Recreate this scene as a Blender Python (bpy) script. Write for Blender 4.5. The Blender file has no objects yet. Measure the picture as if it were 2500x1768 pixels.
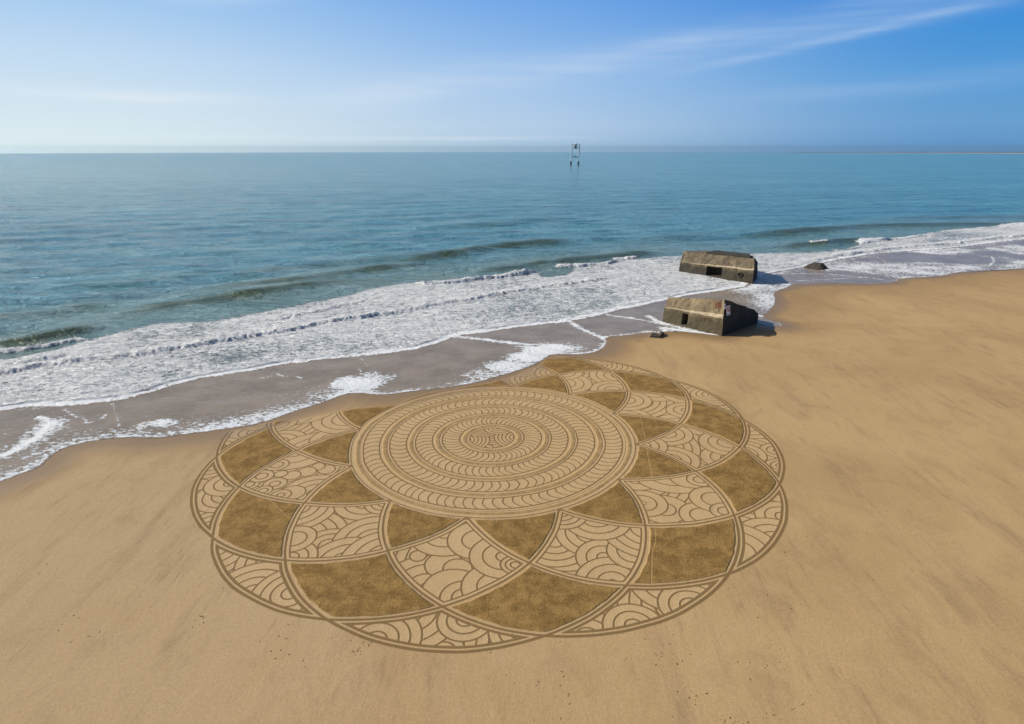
import bpy, bmesh, math, random
import numpy as np
from mathutils import Vector, Matrix, noise as mnoise

R = math.radians
scn = bpy.context.scene
col = scn.collection

# ------------------------------------------------------------------ camera
H = 25.0                      # drone height above the sand
FPX = 1469.04                 # focal length in pixels of a 2500 px wide picture
PITCH = 0.34254
cam_d = bpy.data.cameras.new('camera')
cam = bpy.data.objects.new('camera', cam_d); col.objects.link(cam)
cam_d.sensor_width = 36.0; cam_d.lens = FPX/2500*36.0
cam_d.clip_start = 0.5; cam_d.clip_end = 60000
cam.location = (0, 0, H); cam.rotation_euler = (math.pi/2 - PITCH, 0, 0)
scn.camera = cam

# ------------------------------------------------------------------ light
SUN_EL, SUN_AZ = R(33), R(-80)        # azimuth from +Y towards +X: the sun is far to the left
sd = Vector((math.sin(SUN_AZ)*math.cos(SUN_EL), math.cos(SUN_AZ)*math.cos(SUN_EL), math.sin(SUN_EL)))
sun_d = bpy.data.lights.new('sun', 'SUN'); sun_d.energy = 4.9; sun_d.angle = R(0.5); sun_d.color = (1, .93, .82)
sun = bpy.data.objects.new('sun', sun_d); col.objects.link(sun)
sun.rotation_euler = (-sd).to_track_quat('-Z', 'Y').to_euler()

scn.view_settings.view_transform = 'Standard'; scn.view_settings.look = 'None'
scn.view_settings.exposure = 0; scn.view_settings.gamma = 1
scn.render.resolution_x = 1024; scn.render.resolution_y = 724

# ------------------------------------------------------------------ node helper
class NT:
    def __init__(s, tree): s.t = tree; s.n = tree.nodes; s.l = tree.links
    def new(s, typ, **kw):
        nd = s.n.new(typ)
        for k, v in kw.items(): setattr(nd, k, v)
        return nd
    def put(s, sock, v):
        if isinstance(v, bpy.types.NodeSocket): s.l.new(v, sock)
        else: sock.default_value = v
    def m(s, op, a, b=0.0, c=None, clamp=False):
        nd = s.new('ShaderNodeMath', operation=op, use_clamp=clamp)
        s.put(nd.inputs[0], a); s.put(nd.inputs[1], b)
        if c is not None: s.put(nd.inputs[2], c)
        return nd.outputs[0]
    def ss(s, v, a, b, lo=0.0, hi=1.0):
        nd = s.new('ShaderNodeMapRange', interpolation_type='SMOOTHSTEP')
        s.put(nd.inputs['Value'], v); s.put(nd.inputs['From Min'], a); s.put(nd.inputs['From Max'], b)
        s.put(nd.inputs['To Min'], lo); s.put(nd.inputs['To Max'], hi)
        return nd.outputs[0]
    def mix(s, f, a, b, blend='MIX'):
        nd = s.new('ShaderNodeMix', data_type='RGBA', blend_type=blend)
        s.put(nd.inputs[0], f)
        for i, v in ((6, a), (7, b)):
            if isinstance(v, tuple) and len(v) == 3: v = v + (1,)
            s.put(nd.inputs[i], v)
        return nd.outputs[2]
    def noise(s, vec, scale, detail=4, rough=.55, dist=0.0):
        nd = s.new('ShaderNodeTexNoise')
        s.l.new(vec, nd.inputs['Vector'])
        nd.inputs['Scale'].default_value = scale; nd.inputs['Detail'].default_value = detail
        nd.inputs['Roughness'].default_value = rough; nd.inputs['Distortion'].default_value = dist
        return nd.outputs['Fac']
    def map(s, vec, scale=(1, 1, 1), rot=(0, 0, 0), loc=(0, 0, 0)):
        nd = s.new('ShaderNodeMapping')
        s.l.new(vec, nd.inputs['Vector'])
        nd.inputs['Scale'].default_value = scale; nd.inputs['Rotation'].default_value = rot; nd.inputs['Location'].default_value = loc
        return nd.outputs[0]
    def attr(s, name): return s.new('ShaderNodeAttribute', attribute_name=name).outputs['Fac']
    def bump(s, h, dist, strength=1.0, normal=None):
        nd = s.new('ShaderNodeBump')
        s.put(nd.inputs['Height'], h); nd.inputs['Distance'].default_value = dist; s.put(nd.inputs['Strength'], strength)
        if normal is not None: s.l.new(normal, nd.inputs['Normal'])
        return nd.outputs[0]
    def ramp(s, f, stops):
        nd = s.new('ShaderNodeValToRGB'); s.put(nd.inputs[0], f)
        e = nd.color_ramp.elements
        while len(e) < len(stops): e.new(.5)
        for q, (p, c) in zip(e, stops): q.position = p; q.color = tuple(c) + (1,)
        return nd.outputs[0]

def srgb(r, g, b):
    f = lambda v: (v/255/12.92) if v/255 <= .04045 else ((v/255+.055)/1.055)**2.4
    return (f(r), f(g), f(b))

# ------------------------------------------------------------------ sky
world = bpy.data.worlds.new('World'); scn.world = world; world.use_nodes = True
T = NT(world.node_tree); T.n.clear()
tc = T.new('ShaderNodeTexCoord').outputs['Generated']
sep = T.new('ShaderNodeSeparateXYZ'); T.l.new(tc, sep.inputs[0])
X, Y, Z = sep.outputs
sky = T.new('ShaderNodeTexSky', sky_type='NISHITA'); sky.sun_disc = False
sky.sun_elevation = SUN_EL; sky.sun_rotation = SUN_AZ; sky.altitude = 20; sky.air_density = 1.0; sky.dust_density = 1.2; sky.ozone_density = 2.0
hyp = T.m('SQRT', T.m('ADD', T.m('MULTIPLY', X, X), T.m('MULTIPLY', Y, Y)))
s_ = T.m('DIVIDE', X, T.m('MAXIMUM', hyp, .01))
el = T.m('MULTIPLY', T.m('ADD', Z, .02), 4.0, clamp=True)       # -1.1 deg .. 13 deg -> 0..1
def E(v): return (v+.02)*4
L_ = T.ramp(el, [(E(-.02), srgb(222, 238, 240)), (E(.0), srgb(223, 238, 241)), (E(.05), srgb(211, 229, 241)), (E(.11), srgb(194, 219, 242)), (E(.17), srgb(168, 204, 240)), (E(.22), srgb(144, 190, 239))])
C_ = T.ramp(el, [(E(-.02), srgb(160, 193, 217)), (E(.0), srgb(165, 196, 222)), (E(.03), srgb(178, 204, 231)), (E(.09), srgb(160, 195, 234)), (E(.15), srgb(132, 178, 232)), (E(.2), srgb(110, 164, 230))])
R_ = T.ramp(el, [(E(-.02), srgb(88, 146, 196)), (E(.0), srgb(97, 151, 202)), (E(.03), srgb(107, 160, 209)), (E(.09), srgb(88, 156, 216)), (E(.15), srgb(62, 142, 216)), (E(.2), srgb(48, 128, 212))])
low = T.mix(T.ss(s_, -.62, .16), L_, C_)
low = T.mix(T.ss(s_, .0, .62), low, R_)
# thin cirrus: long streaks rising to the right, stretched along their run
cl = T.new('ShaderNodeCombineXYZ'); T.l.new(s_, cl.inputs[0]); T.l.new(Z, cl.inputs[1])
def streak(s0, z0, s1, z1, w, amp, sc, seed, bend=0.0):
    k = (z1-z0)/(s1-s0)
    d = T.m('SUBTRACT', Z, T.m('ADD', T.m('MULTIPLY', s_, k), z0-k*s0))
    wob = T.noise(T.map(cl.outputs[0], (3, 6, 1), loc=(seed, 0, 0)), 2.0, 3)
    d = T.m('ADD', d, T.m('MULTIPLY', T.m('SUBTRACT', wob, .5), w*1.2))
    g = T.m('POWER', 2.718, T.m('MULTIPLY', T.m('MULTIPLY', d, d), -1/(w*w)))
    ends = T.m('MULTIPLY', T.ss(s_, s0-.12, s0+.15), T.ss(s_, s1+.1, s1-.1))
    tex = T.ss(T.noise(T.map(cl.outputs[0], (2.5, 45, 1), rot=(0, 0, -math.atan(k)), loc=(seed*3, 1, 0)), sc, 6, .62), .12, .78)
    return T.m('MULTIPLY', T.m('MULTIPLY', g, ends), T.m('MULTIPLY', tex, amp))
c1 = streak(-.26, .070, .66, .187, .020, .52, 1.0, 4.0)
c2 = streak(.10, .118, .30, .155, .012, .35, 1.3, 9.0)
c3 = streak(.25, .105, .62, .170, .006, .55, 1.6, 14.0)
c4 = streak(.30, .060, .66, .088, .012, .35, 1.0, 21.0)
c5 = streak(-.62, .065, -.38, .062, .008, .6, 1.0, 2.0)
c6 = streak(-.40, .188, -.33, .196, .012, .8, 1.0, 7.0)
c7 = streak(-.5, .0135, .12, .0135, .0035, .45, 2.0, 3.0)
cs = c1
for c in (c2, c3, c4, c5, c6, c7): cs = T.m('ADD', cs, c)
cs = T.m('MINIMUM', cs, .8)
cloudcol = T.mix(T.ss(s_, -.3, .5), srgb(232, 240, 246), srgb(165, 196, 233))
low = T.mix(cs, low, cloudcol)
nish = T.mix(1.0, sky.outputs[0], (.06, .06, .06), 'MULTIPLY')
fin = T.mix(T.ss(Z, .24, .40), low, nish)
bg = T.new('ShaderNodeBackground'); T.l.new(fin, bg.inputs[0]); bg.inputs[1].default_value = 1.0
wo = T.new('ShaderNodeOutputWorld'); T.l.new(bg.outputs[0], wo.inputs[0])

# ------------------------------------------------------------------ helpers
def ground_at(u, v, z=0.0):
    """point of the plane z seen at pixel u,v of the 2500x1768 photograph (used as a survey of the site)"""
    x = (u-1250)/FPX; y = -(v-884)/FPX
    dy = math.cos(PITCH)+y*math.sin(PITCH); dz = -math.sin(PITCH)+y*math.cos(PITCH)
    t = (z-H)/dz
    return (x*t, dy*t)
def at_depth(u, v, Yw):
    x = (u-1250)/FPX; y = -(v-884)/FPX
    dy = math.cos(PITCH)+y*math.sin(PITCH); dz = -math.sin(PITCH)+y*math.cos(PITCH)
    t = Yw/dy
    return Vector((x*t, Yw, H+dz*t))
def gl(pts): return np.array([ground_at(*p) for p in pts])

def set_props(o, label=None, cat=None, group=None, kind=None):
    for k, v in (('label', label), ('category', cat), ('group', group), ('kind', kind)):
        if v: o[k] = v
    return o
def empty(name, loc=(0, 0, 0), rz=0):
    o = bpy.data.objects.new(name, None); o.location = loc; o.rotation_euler = (0, 0, rz); col.objects.link(o)
    o.empty_display_size = .5
    return o
def link_mesh(name, me, mat, parent=None):
    o = bpy.data.objects.new(name, me); col.objects.link(o)
    if mat: me.materials.append(mat)
    if parent:
        o.parent = parent; o.matrix_parent_inverse = Matrix.Translation(-parent.location) if parent.rotation_euler.z == 0 else parent.matrix_basis.inverted()
    return o
def np_mesh(name, V, F, attrs, mat, parent=None, normals=None):
    """V (n,3), F (m,4) -> one mesh object; keeps only the vertices its faces use"""
    used, inv = np.unique(F.ravel(), return_inverse=True)
    me = bpy.data.meshes.new(name)
    me.vertices.add(len(used)); me.loops.add(F.size); me.polygons.add(len(F))
    me.vertices.foreach_set('co', V[used].astype(np.float32).ravel())
    me.loops.foreach_set('vertex_index', inv.astype(np.int32).ravel())
    me.polygons.foreach_set('loop_start', (np.arange(len(F))*4).astype(np.int32))
    me.polygons.foreach_set('use_smooth', np.ones(len(F), bool))
    me.update(calc_edges=True)
    for k, a in attrs.items():
        at = me.attributes.new(k, 'FLOAT', 'POINT'); at.data.foreach_set('value', a[used].astype(np.float32))
    if normals is not None:
        me.normals_split_custom_set_from_vertices([tuple(q) for q in normals[used].tolist()])
    return link_mesh(name, me, mat, parent)
def grid_faces(nr, nc):
    i = np.arange(nr-1)[:, None]*nc + np.arange(nc-1)[None]
    return np.stack([i, i+1, i+1+nc, i+nc], -1).reshape(-1, 4)
def grid_normals(V, nr, nc):
    P = V.reshape(nr, nc, 3)
    a = np.gradient(P, axis=0); b = np.gradient(P, axis=1)
    n = np.cross(b, a); n *= np.sign(n[..., 2:3]+1e-12)
    n /= np.linalg.norm(n, axis=-1, keepdims=True)+1e-12
    return n.reshape(-1, 3)
def hash2(ix, iy, seed):
    h = np.sin(ix*127.1+iy*311.7+seed*74.7)*43758.5453
    return h-np.floor(h)
def vnoise(x, y, seed=0):
    ix, iy = np.floor(x), np.floor(y); fx, fy = x-ix, y-iy
    ux, uy = fx*fx*(3-2*fx), fy*fy*(3-2*fy)
    return ((hash2(ix, iy, seed)*(1-ux)+hash2(ix+1, iy, seed)*ux)*(1-uy)+(hash2(ix, iy+1, seed)*(1-ux)+hash2(ix+1, iy+1, seed)*ux)*uy)
def fbm(x, y, seed=0, o=4):
    s = 0; a = .5; t = 0
    for k in range(o):
        s = s+a*vnoise(x*2**k+k*17.3, y*2**k-k*9.1, seed+k); t += a; a *= .5
    return s/t
def sstep(x, a, b):
    t = np.clip((x-a)/(b-a), 0, 1); return t*t*(3-2*t)
def line_dist(px, py, pts):
    """distance to an open polyline and the 0..1 position along it"""
    best = np.full(px.shape, 1e9); tt = np.zeros(px.shape)
    seg = np.linalg.norm(np.diff(pts, axis=0), axis=1); cum = np.concatenate([[0], np.cumsum(seg)]); tot = cum[-1]
    for k in range(len(pts)-1):
        a, b = pts[k], pts[k+1]; d = b-a; L2 = (d@d)+1e-9
        t = np.clip(((px-a[0])*d[0]+(py-a[1])*d[1])/L2, 0, 1)
        q = np.hypot(px-a[0]-t*d[0], py-a[1]-t*d[1])
        m = q < best
        best = np.where(m, q, best); tt = np.where(m, (cum[k]+t*seg[k])/tot, tt)
    return best, tt
def line_side(px, py, pts):
    """signed distance to an open polyline running left to right: positive on its far (sea) side"""
    best = np.full(px.shape, 1e9); sg = np.ones(px.shape)
    for k in range(len(pts)-1):
        a, b = pts[k], pts[k+1]; d = b-a; L2 = (d@d)+1e-9
        t = np.clip(((px-a[0])*d[0]+(py-a[1])*d[1])/L2, 0, 1)
        q = np.hypot(px-a[0]-t*d[0], py-a[1]-t*d[1])
        m = q < best-1e-9
        cr = d[0]*(py-a[1])-d[1]*(px-a[0])
        best = np.where(m, q, best); sg = np.where(m, np.sign(cr), sg)
    return best*sg
def inside(px, py, poly):
    r = np.zeros(px.shape, bool); n = len(poly)
    for k in range(n):
        a, b = poly[k], poly[(k+1) % n]
        c = ((a[1] > py) != (b[1] > py)) & (px < (b[0]-a[0])*(py-a[1])/((b[1]-a[1])+1e-12)+a[0])
        r ^= c
    return r
def smooth_line(p, it=1):
    p = np.asarray(p, float)
    for _ in range(it):
        q = [p[0]]
        for a, b in zip(p[:-1], p[1:]): q += [a*.75+b*.25, a*.25+b*.75]
        q.append(p[-1]); p = np.array(q)
    return p

# ------------------------------------------------------------------ survey of the shore (pixels of the photograph)
S_PX = [(-1500, 1420), (-500, 1290), (-200, 1230), (0, 1179), (39, 1163), (98, 1144), (129, 1112), (157, 1095), (235, 1075), (333, 1069), (372, 1073), (431, 1065), (549, 1050), (647, 1034), (706, 1010), (784, 987), (843, 963), (878, 961), (937, 967), (988, 959), (1074, 950), (1133, 942), (1192, 928), (1251, 911), (1310, 891), (1330, 878), (1349, 865), (1411, 867), (1447, 863), (1474, 852), (1484, 836), (1478, 824), (1525, 820), (1584, 812), (1615, 814), (1628, 810), (1683, 812), (1748, 820), (1762, 820),
        (1800, 805), (1849, 790), (1880, 797), (1918, 796), (1905, 788), (1879, 780), (1863, 775), (1876, 764), (1892, 746), (1898, 735), (1889, 717), (1900, 709), (1923, 704), (1931, 697), (1944, 694), (2048, 692), (2118, 694), (2188, 690), (2198, 679), (2292, 676), (2338, 665), (2432, 661), (2500, 656), (2700, 640), (3000, 622), (3600, 600)]
L_PX = [(-1500, 1180), (-500, 1075), (-200, 1030), (0, 1003), (70, 991), (137, 991), (255, 983), (353, 965), (411, 942), (510, 920), (607, 907), (666, 893), (764, 881), (800, 876), (878, 871), (996, 856), (1055, 842), (1114, 820), (1192, 811), (1270, 797), (1388, 785), (1466, 770), (1500, 759), (1547, 751), (1618, 733), (1683, 720), (1735, 712), (1813, 701), (1819, 698), (1850, 672), (1951, 653), (2014, 640), (2066, 630), (2136, 619), (2205, 614), (2327, 605), (2500, 583), (2700, 570), (3000, 555), (3600, 530)]
U_PX = [(-1500, 1050), (-500, 960), (-200, 915), (0, 885), (100, 865), (200, 838), (270, 818), (300, 810), (380, 793), (460, 790), (540, 785), (640, 765), (720, 745), (800, 735), (880, 713), (940, 700), (1000, 693), (1100, 688), (1200, 681), (1290, 668), (1318, 664), (1330, 682), (1385, 672), (1400, 652), (1480, 641), (1560, 634), (1640, 626), (1750, 624), (1850, 622), (1881, 619), (1980, 618), (2076, 606), (2100, 595), (2163, 588), (2222, 581), (2275, 565), (2397, 556), (2500, 550), (2700, 540), (3000, 528), (3600, 510)]
S_ = smooth_line(gl(S_PX)); LW = smooth_line(gl(L_PX)); UP = smooth_line(gl(U_PX))
S_POLY = np.vstack([S_, [[9e4, 3e3], [9e4, 9e4], [-9e4, 9e4], [-9e4, 100]]])
RE = 1.0e6                                                  # the sea follows the curve of the earth

# ------------------------------------------------------------------ sand material
ROT = R(40)
def sand_material():
    m = bpy.data.materials.new('sand'); m.use_nodes = True; t = NT(m.node_tree); t.n.clear()
    pos = t.new('ShaderNodeTexCoord').outputs['Object']
    pos = t.new('ShaderNodeNewGeometry').outputs['Position']
    groove, rake, wet, lite = t.attr('groove'), t.attr('rake'), t.attr('wet'), t.attr('lite')
    big = t.noise(pos, .07, 5, .6, .8)
    mid = t.noise(t.map(pos, (1, .55, 1), (0, 0, R(-25))), .42, 5, .6, .6)
    strk = t.noise(t.map(pos, (1.2, .22, 1), (0, 0, R(-32))), .30, 6, .68, .4)
    fine = t.noise(pos, 6, 3, .7)
    grain = t.noise(pos, 22, 2, .8)
    c = t.mix(t.ss(big, .35, .68), (.530, .358, .176), (.455, .300, .144))
    sx = t.new('ShaderNodeSeparateXYZ'); t.l.new(pos, sx.inputs[0])
    side = t.m('ADD', sx.outputs[0], t.m('MULTIPLY', t.m('SUBTRACT', big, .5), 60))
    c = t.mix(t.m('MULTIPLY', t.ss(side, 15, -30), .75), c, (.475, .345, .205))       # paler sand along the left of the bay
    c = t.mix(t.m('MULTIPLY', t.ss(mid, .5, .75), .38), c, (.300, .200, .105))
    c = t.mix(t.m('MULTIPLY', t.ss(strk, .5, .74), .40), c, (.29, .20, .115))
    c = t.mix(t.m('MULTIPLY', t.ss(t.noise(pos, 1.3, 4, .7), .5, .75), .25), c, (.56, .41, .25))
    s2 = t.noise(t.map(pos, (3.2, .5, 1), (0, 0, R(-34))), .8, 5, .7, .3)
    c = t.mix(t.m('MULTIPLY', t.m('MULTIPLY', t.ss(s2, .5, .68), t.ss(strk, .42, .6)), .35), c, (.26, .175, .095))
    c = t.mix(t.m('MULTIPLY', t.ss(t.noise(pos, 3.2, 5, .75), .52, .68), .16), c, (.27, .185, .10))
    # damp sand near the water
    c = t.mix(t.m('MULTIPLY', wet, .8), c, (.230, .142, .066))
    # swept sand between the lines of the drawing is a little paler
    c = t.mix(t.m('MULTIPLY', lite, .45), c, (.62, .44, .232))
    # raked, turned-over sand
    rk = t.noise(t.map(pos, (1, 1, 1)), .75, 7, .75, .15)
    rs = t.noise(t.map(pos, (.6, 5, 1), (0, 0, R(55))), 1.6, 4, .7, .4)
    rc = t.mix(t.ss(rk, .36, .66), (.190, .108, .028), (.365, .220, .070))
    rc = t.mix(t.m('MULTIPLY', t.ss(rs, .5, .75), .4), rc, (.34, .215, .095))
    rc = t.mix(t.m('MULTIPLY', t.ss(rs, .48, .25), .5), rc, (.115, .066, .024))
    c = t.mix(t.m('MULTIPLY', rake, t.ss(grain, .2, .8, .86, 1.0)), c, rc)
    gw = t.m('ADD', groove, t.m('MULTIPLY', t.m('SUBTRACT', fine, .5), .5))
    gm = t.ss(gw, .62, 1.12)
    c = t.mix(t.m('MULTIPLY', gm, .84), c, (.175, .105, .038))
    c = t.mix(t.m('MULTIPLY', t.m('SUBTRACT', grain, .5), .6), c, (.55, .45, .33), 'OVERLAY') if False else c
    gv = t.m('MULTIPLY', t.ss(grain, .25, .75, .80, 1.18), t.ss(fine, .3, .7, .93, 1.06))
    hs = t.new('ShaderNodeHueSaturation'); t.l.new(c, hs.inputs['Color']); t.l.new(gv, hs.inputs['Value'])
    c = hs.outputs[0]
    h = t.m('ADD', t.m('MULTIPLY', fine, .5), t.m('MULTIPLY', grain, .25))
    h = t.m('ADD', h, t.m('MULTIPLY', mid, 1.4))
    h = t.m('ADD', h, t.m('MULTIPLY', rake, t.m('MULTIPLY', t.m('ADD', rs, t.noise(pos, 9, 3, .7)), 1.6)))
    h = t.m('SUBTRACT', h, t.m('MULTIPLY', gm, .45))
    nb = t.bump(h, .035, .8)
    b = t.new('ShaderNodeBsdfPrincipled')
    t.l.new(c, b.inputs['Base Color']); t.l.new(nb, b.inputs['Normal'])
    t.put(b.inputs['Roughness'], t.ss(wet, .3, 1.0, .95, .45))
    t.put(b.inputs['Specular IOR Level'], t.ss(wet, .2, 1, .12, .5))
    o = t.new('ShaderNodeOutputMaterial'); t.l.new(b.outputs[0], o.inputs[0])
    return m
SAND = sand_material()

# ------------------------------------------------------------------ beach: one sheet under everything, out to the horizon
def build_beach():
    az = np.concatenate([np.arange(-180, -60, 4), np.arange(-60, -45, .8), np.arange(-45, 60, .22), np.arange(60, 180.1, 4)])
    rr = np.concatenate([[0.5, 4, 9, 14], H/np.tan(np.radians(np.arange(54, 9.0, -.16))), np.geomspace(160, 8990, 46)])
    A, Rr = np.meshgrid(np.radians(az), rr)
    px, py = (Rr*np.sin(A)).ravel(), (Rr*np.cos(A)).ravel()
    d, _ = line_dist(px, py, S_)
    ins = inside(px, py, S_POLY)
    sdf = np.where(ins, d, -d)
    z = np.where(ins, -np.minimum(.05*np.maximum(sdf-.5, 0), 4), 0.0)
    z -= px*0 + (Rr.ravel()**2)/(2*RE)*(Rr.ravel() > 300)
    w = vnoise(px/7, py/7, 5)
    wet = 1-sstep(-sdf, .3, 3.0+4*w)
    wet = np.maximum(wet*.95, .5*(1-sstep(-sdf, 2, 15))*sstep(py, 75, 100))
    # the sand between and behind the two bunkers is soaked
    V = np.stack([px, py, z], -1)
    o = np_mesh('beach', V, grid_faces(len(rr), len(az)), {'wet': wet}, SAND)
    set_props(o, kind='structure')
build_beach()

# ------------------------------------------------------------------ water material
def water_material():
    m = bpy.data.materials.new('sea_water'); m.use_nodes = True; t = NT(m.node_tree); t.n.clear()
    pos = t.new('ShaderNodeNewGeometry').outputs['Position']
    foam, speck, film, face, edge = t.attr('foam'), t.attr('speck'), t.attr('film'), t.attr('face'), t.attr('edge')
    shal = t.attr('shallow')
    # ripples, long along the crests
    r1 = t.noise(t.map(pos, (.35, 1, 1), (0, 0, R(-14))), .55, 4, .6, .5)
    r2 = t.noise(t.map(pos, (.4, 1, 1), (0, 0, R(-8))), 1.7, 4, .65, .6)
    r3 = t.noise(t.map(pos, (.22, 1, 1), (0, 0, R(-10))), .12, 4, .6, .8)
    patch = t.noise(t.map(pos, (.15, 1, 1), (0, 0, R(-6))), .03, 4, .6, .5)
    deep = t.mix(t.ss(patch, .35, .7), (.098, .345, .470), (.150, .440, .545))
    green = (.245, .375, .365)
    c = t.mix(shal, deep, green)
    c = t.mix(t.ss(foam, .1, .5), c, (.300, .345, .350))
    c = t.mix(t.m('MULTIPLY', t.ss(r3, .5, .72), t.ss(shal, .2, .8, .5, .2)), c, (.050, .150, .200))
    r4 = t.noise(t.map(pos, (.16, 1, 1), (0, 0, R(-5))), .30, 5, .7, .4)
    far_ = t.ss(shal, .75, .25)
    c = t.mix(t.m('MULTIPLY', t.m('MULTIPLY', t.ss(r4, .50, .64), far_), .42), c, (.045, .150, .205))
    c = t.mix(t.m('MULTIPLY', t.m('MULTIPLY', t.ss(r4, .47, .36), far_), .30), c, (.26, .50, .56))
    c = t.mix(t.m('MULTIPLY', t.ss(r1, .52, .72), t.ss(shal, .2, .8, .42, .14)), c, (.040, .125, .175))
    c = t.mix(t.m('MULTIPLY', face, .95), c, (.075, .105, .045))
    fc = t.mix(t.ss(t.noise(pos, .25, 3), .3, .7), (.225, .180, .135), (.310, .255, .200))
    fc = t.mix(t.m('MULTIPLY', t.ss(t.noise(t.map(pos, (.5, 1, 1), (0, 0, R(40))), 2.6, 4, .7), .45, .75), .35), fc, (.42, .40, .39))
    c = t.mix(film, c, fc)
    # foam
    wp = t.map(pos, (.62, 1, 1), (0, 0, R(-38)))
    n1 = t.noise(wp, 1.0, 7, .62, 1.3)
    n2 = t.noise(wp, 2.3, 5, .62, .9)
    vor = t.new('ShaderNodeTexVoronoi', feature='DISTANCE_TO_EDGE'); vor.inputs['Scale'].default_value = 1.1
    wv = t.new('ShaderNodeVectorMath', operation='ADD'); t.l.new(wp, wv.inputs[0])
    nv = t.new('ShaderNodeTexNoise'); nv.inputs['Scale'].default_value = 1.4; t.l.new(wp, nv.inputs['Vector']); t.l.new(nv.outputs['Color'], wv.inputs[1])
    t.l.new(wv.outputs[0], vor.inputs['Vector'])
    web = t.ss(vor.outputs['Distance'], .20, .0)
    f = t.m('ADD', t.m('MULTIPLY', t.m('SUBTRACT', n1, .5), 1.35), t.m('MULTIPLY', t.m('SUBTRACT', n2, .5), 2.3))
    f = t.m('ADD', f, t.m('MULTIPLY', web, .22))
    fm = t.ss(t.m('ADD', f, t.m('SUBTRACT', t.m('MULTIPLY', foam, 1.75), 1.0)), -.16, .12)
    fm = t.m('MULTIPLY', fm, t.ss(foam, .02, .15))
    sp = t.noise(t.map(pos, (.6, 1, 1), (0, 0, R(-20))), 2.6, 5, .75, .6)
    sm = t.ss(t.m('ADD', sp, t.m('MULTIPLY', speck, .42)), .66, .74)
    sm = t.m('MULTIPLY', sm, t.ss(speck, .03, .2))
    white = t.m('MAXIMUM', fm, sm)
    thick = t.ss(t.m('ADD', f, foam), .1, 1.0)
    fcol = t.mix(thick, (.85, .89, .93), (.95, .965, .98))
    c = t.mix(white, c, fcol)
    h = t.m('ADD', t.m('MULTIPLY', r1, 1.0), t.m('MULTIPLY', r2, .45))
    h = t.m('ADD', h, t.m('MULTIPLY', r3, 2.2))
    hw = t.m('MULTIPLY', t.m('SUBTRACT', h, 1.76), t.m('MULTIPLY', t.ss(film, .0, 1.0, 1.0, .03), t.ss(face, 0, 1, 1, .45)))
    nb = t.bump(hw, 2.2, 1.0)
    n3 = t.noise(wp, 7, 4, .7, .5)
    hf = t.m('MULTIPLY', t.m('SUBTRACT', t.m('ADD', t.m('ADD', t.m('MULTIPLY', n1, .5), t.m('MULTIPLY', n2, .7)), t.m('MULTIPLY', n3, .5)), .70), white)
    nb = t.bump(hf, .25, 1.0, nb)
    b = t.new('ShaderNodeBsdfPrincipled')
    t.l.new(c, b.inputs['Base Color']); t.l.new(nb, b.inputs['Normal'])
    b.inputs['IOR'].default_value = 1.33; t.put(b.inputs['Specular IOR Level'], t.ss(film, 0, 1, .5, .28))
    rg = t.m('ADD', t.m('MULTIPLY', film, .10), .15)
    t.put(b.inputs['Roughness'], t.mix(white, t.m('MAXIMUM', rg, .14), .9) if False else t.m('ADD', rg, t.m('MULTIPLY', white, .6), clamp=True))
    tr = t.new('ShaderNodeBsdfTransparent')
    al = t.ss(t.m('ADD', edge, t.m('MULTIPLY', t.m('SUBTRACT', t.noise(pos, 1.5, 4), .5), .35)), -.05, .42)
    mx = t.new('ShaderNodeMixShader'); t.l.new(al, mx.inputs[0]); t.l.new(tr.outputs[0], mx.inputs[1]); t.l.new(b.outputs[0], mx.inputs[2])
    o = t.new('ShaderNodeOutputMaterial'); t.l.new(mx.outputs[0], o.inputs[0])
    return m
WATER = water_material()

WAVES = [  # crest line (pixels), height, half width towards the beach, half width out to sea, olive face
    ([(-300, 905), (-100, 875), (0, 852), (80, 840), (160, 822), (240, 806), (290, 803)], .85, 1.6, 3.2, 1.0),
    ([(200, 792), (330, 767), (370, 757), (480, 738), (600, 722), (740, 703), (830, 690), (900, 684)], .6, 2.4, 4.0, .95),
    ([(380, 735), (500, 715), (580, 703), (700, 688), (800, 676), (900, 662), (1010, 650), (1100, 642)], .5, 2.4, 4.0, .7),
    ([(900, 652), (1000, 638), (1070, 628), (1150, 614), (1260, 600), (1340, 594), (1420, 586)], .75, 3.2, 5.0, .95),
    ([(1290, 655), (1340, 648), (1400, 640), (1500, 631), (1560, 624), (1620, 617)], .8, 2.6, 4.5, .9),
    ([(1700, 590), (1860, 575), (2000, 565), (2100, 555), (2300, 552), (2500, 551), (2800, 548)], .8, 3.5, 6.0, .85),
    ([(1860, 606), (1940, 603), (2000, 598), (2090, 592), (2200, 590)], .8, 2.6, 4.5, .95),
    ([(2100, 545), (2200, 535), (2300, 531), (2420, 533), (2700, 530)], .55, 4, 7, .5),
    ([(500, 682), (620, 668), (760, 650), (900, 640), (1060, 620)], .4, 3, 5, .45),
    ([(-200, 800), (0, 778), (110, 768), (200, 752), (330, 738)], .4, 2.4, 4, .5),
    ([(1130, 672), (1200, 664), (1300, 650), (1360, 642)], .5, 2.4, 4, .8),
    ([(1500, 590), (1650, 580), (1800, 566), (1900, 560)], .4, 4, 6, .3),
    ([(1000, 560), (1150, 552), (1300, 540), (1400, 536)], .4, 5, 8, .3),
    ([(100, 700), (300, 688), (420, 680), (560, 660)], .3, 3, 5, .2),
]
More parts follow.
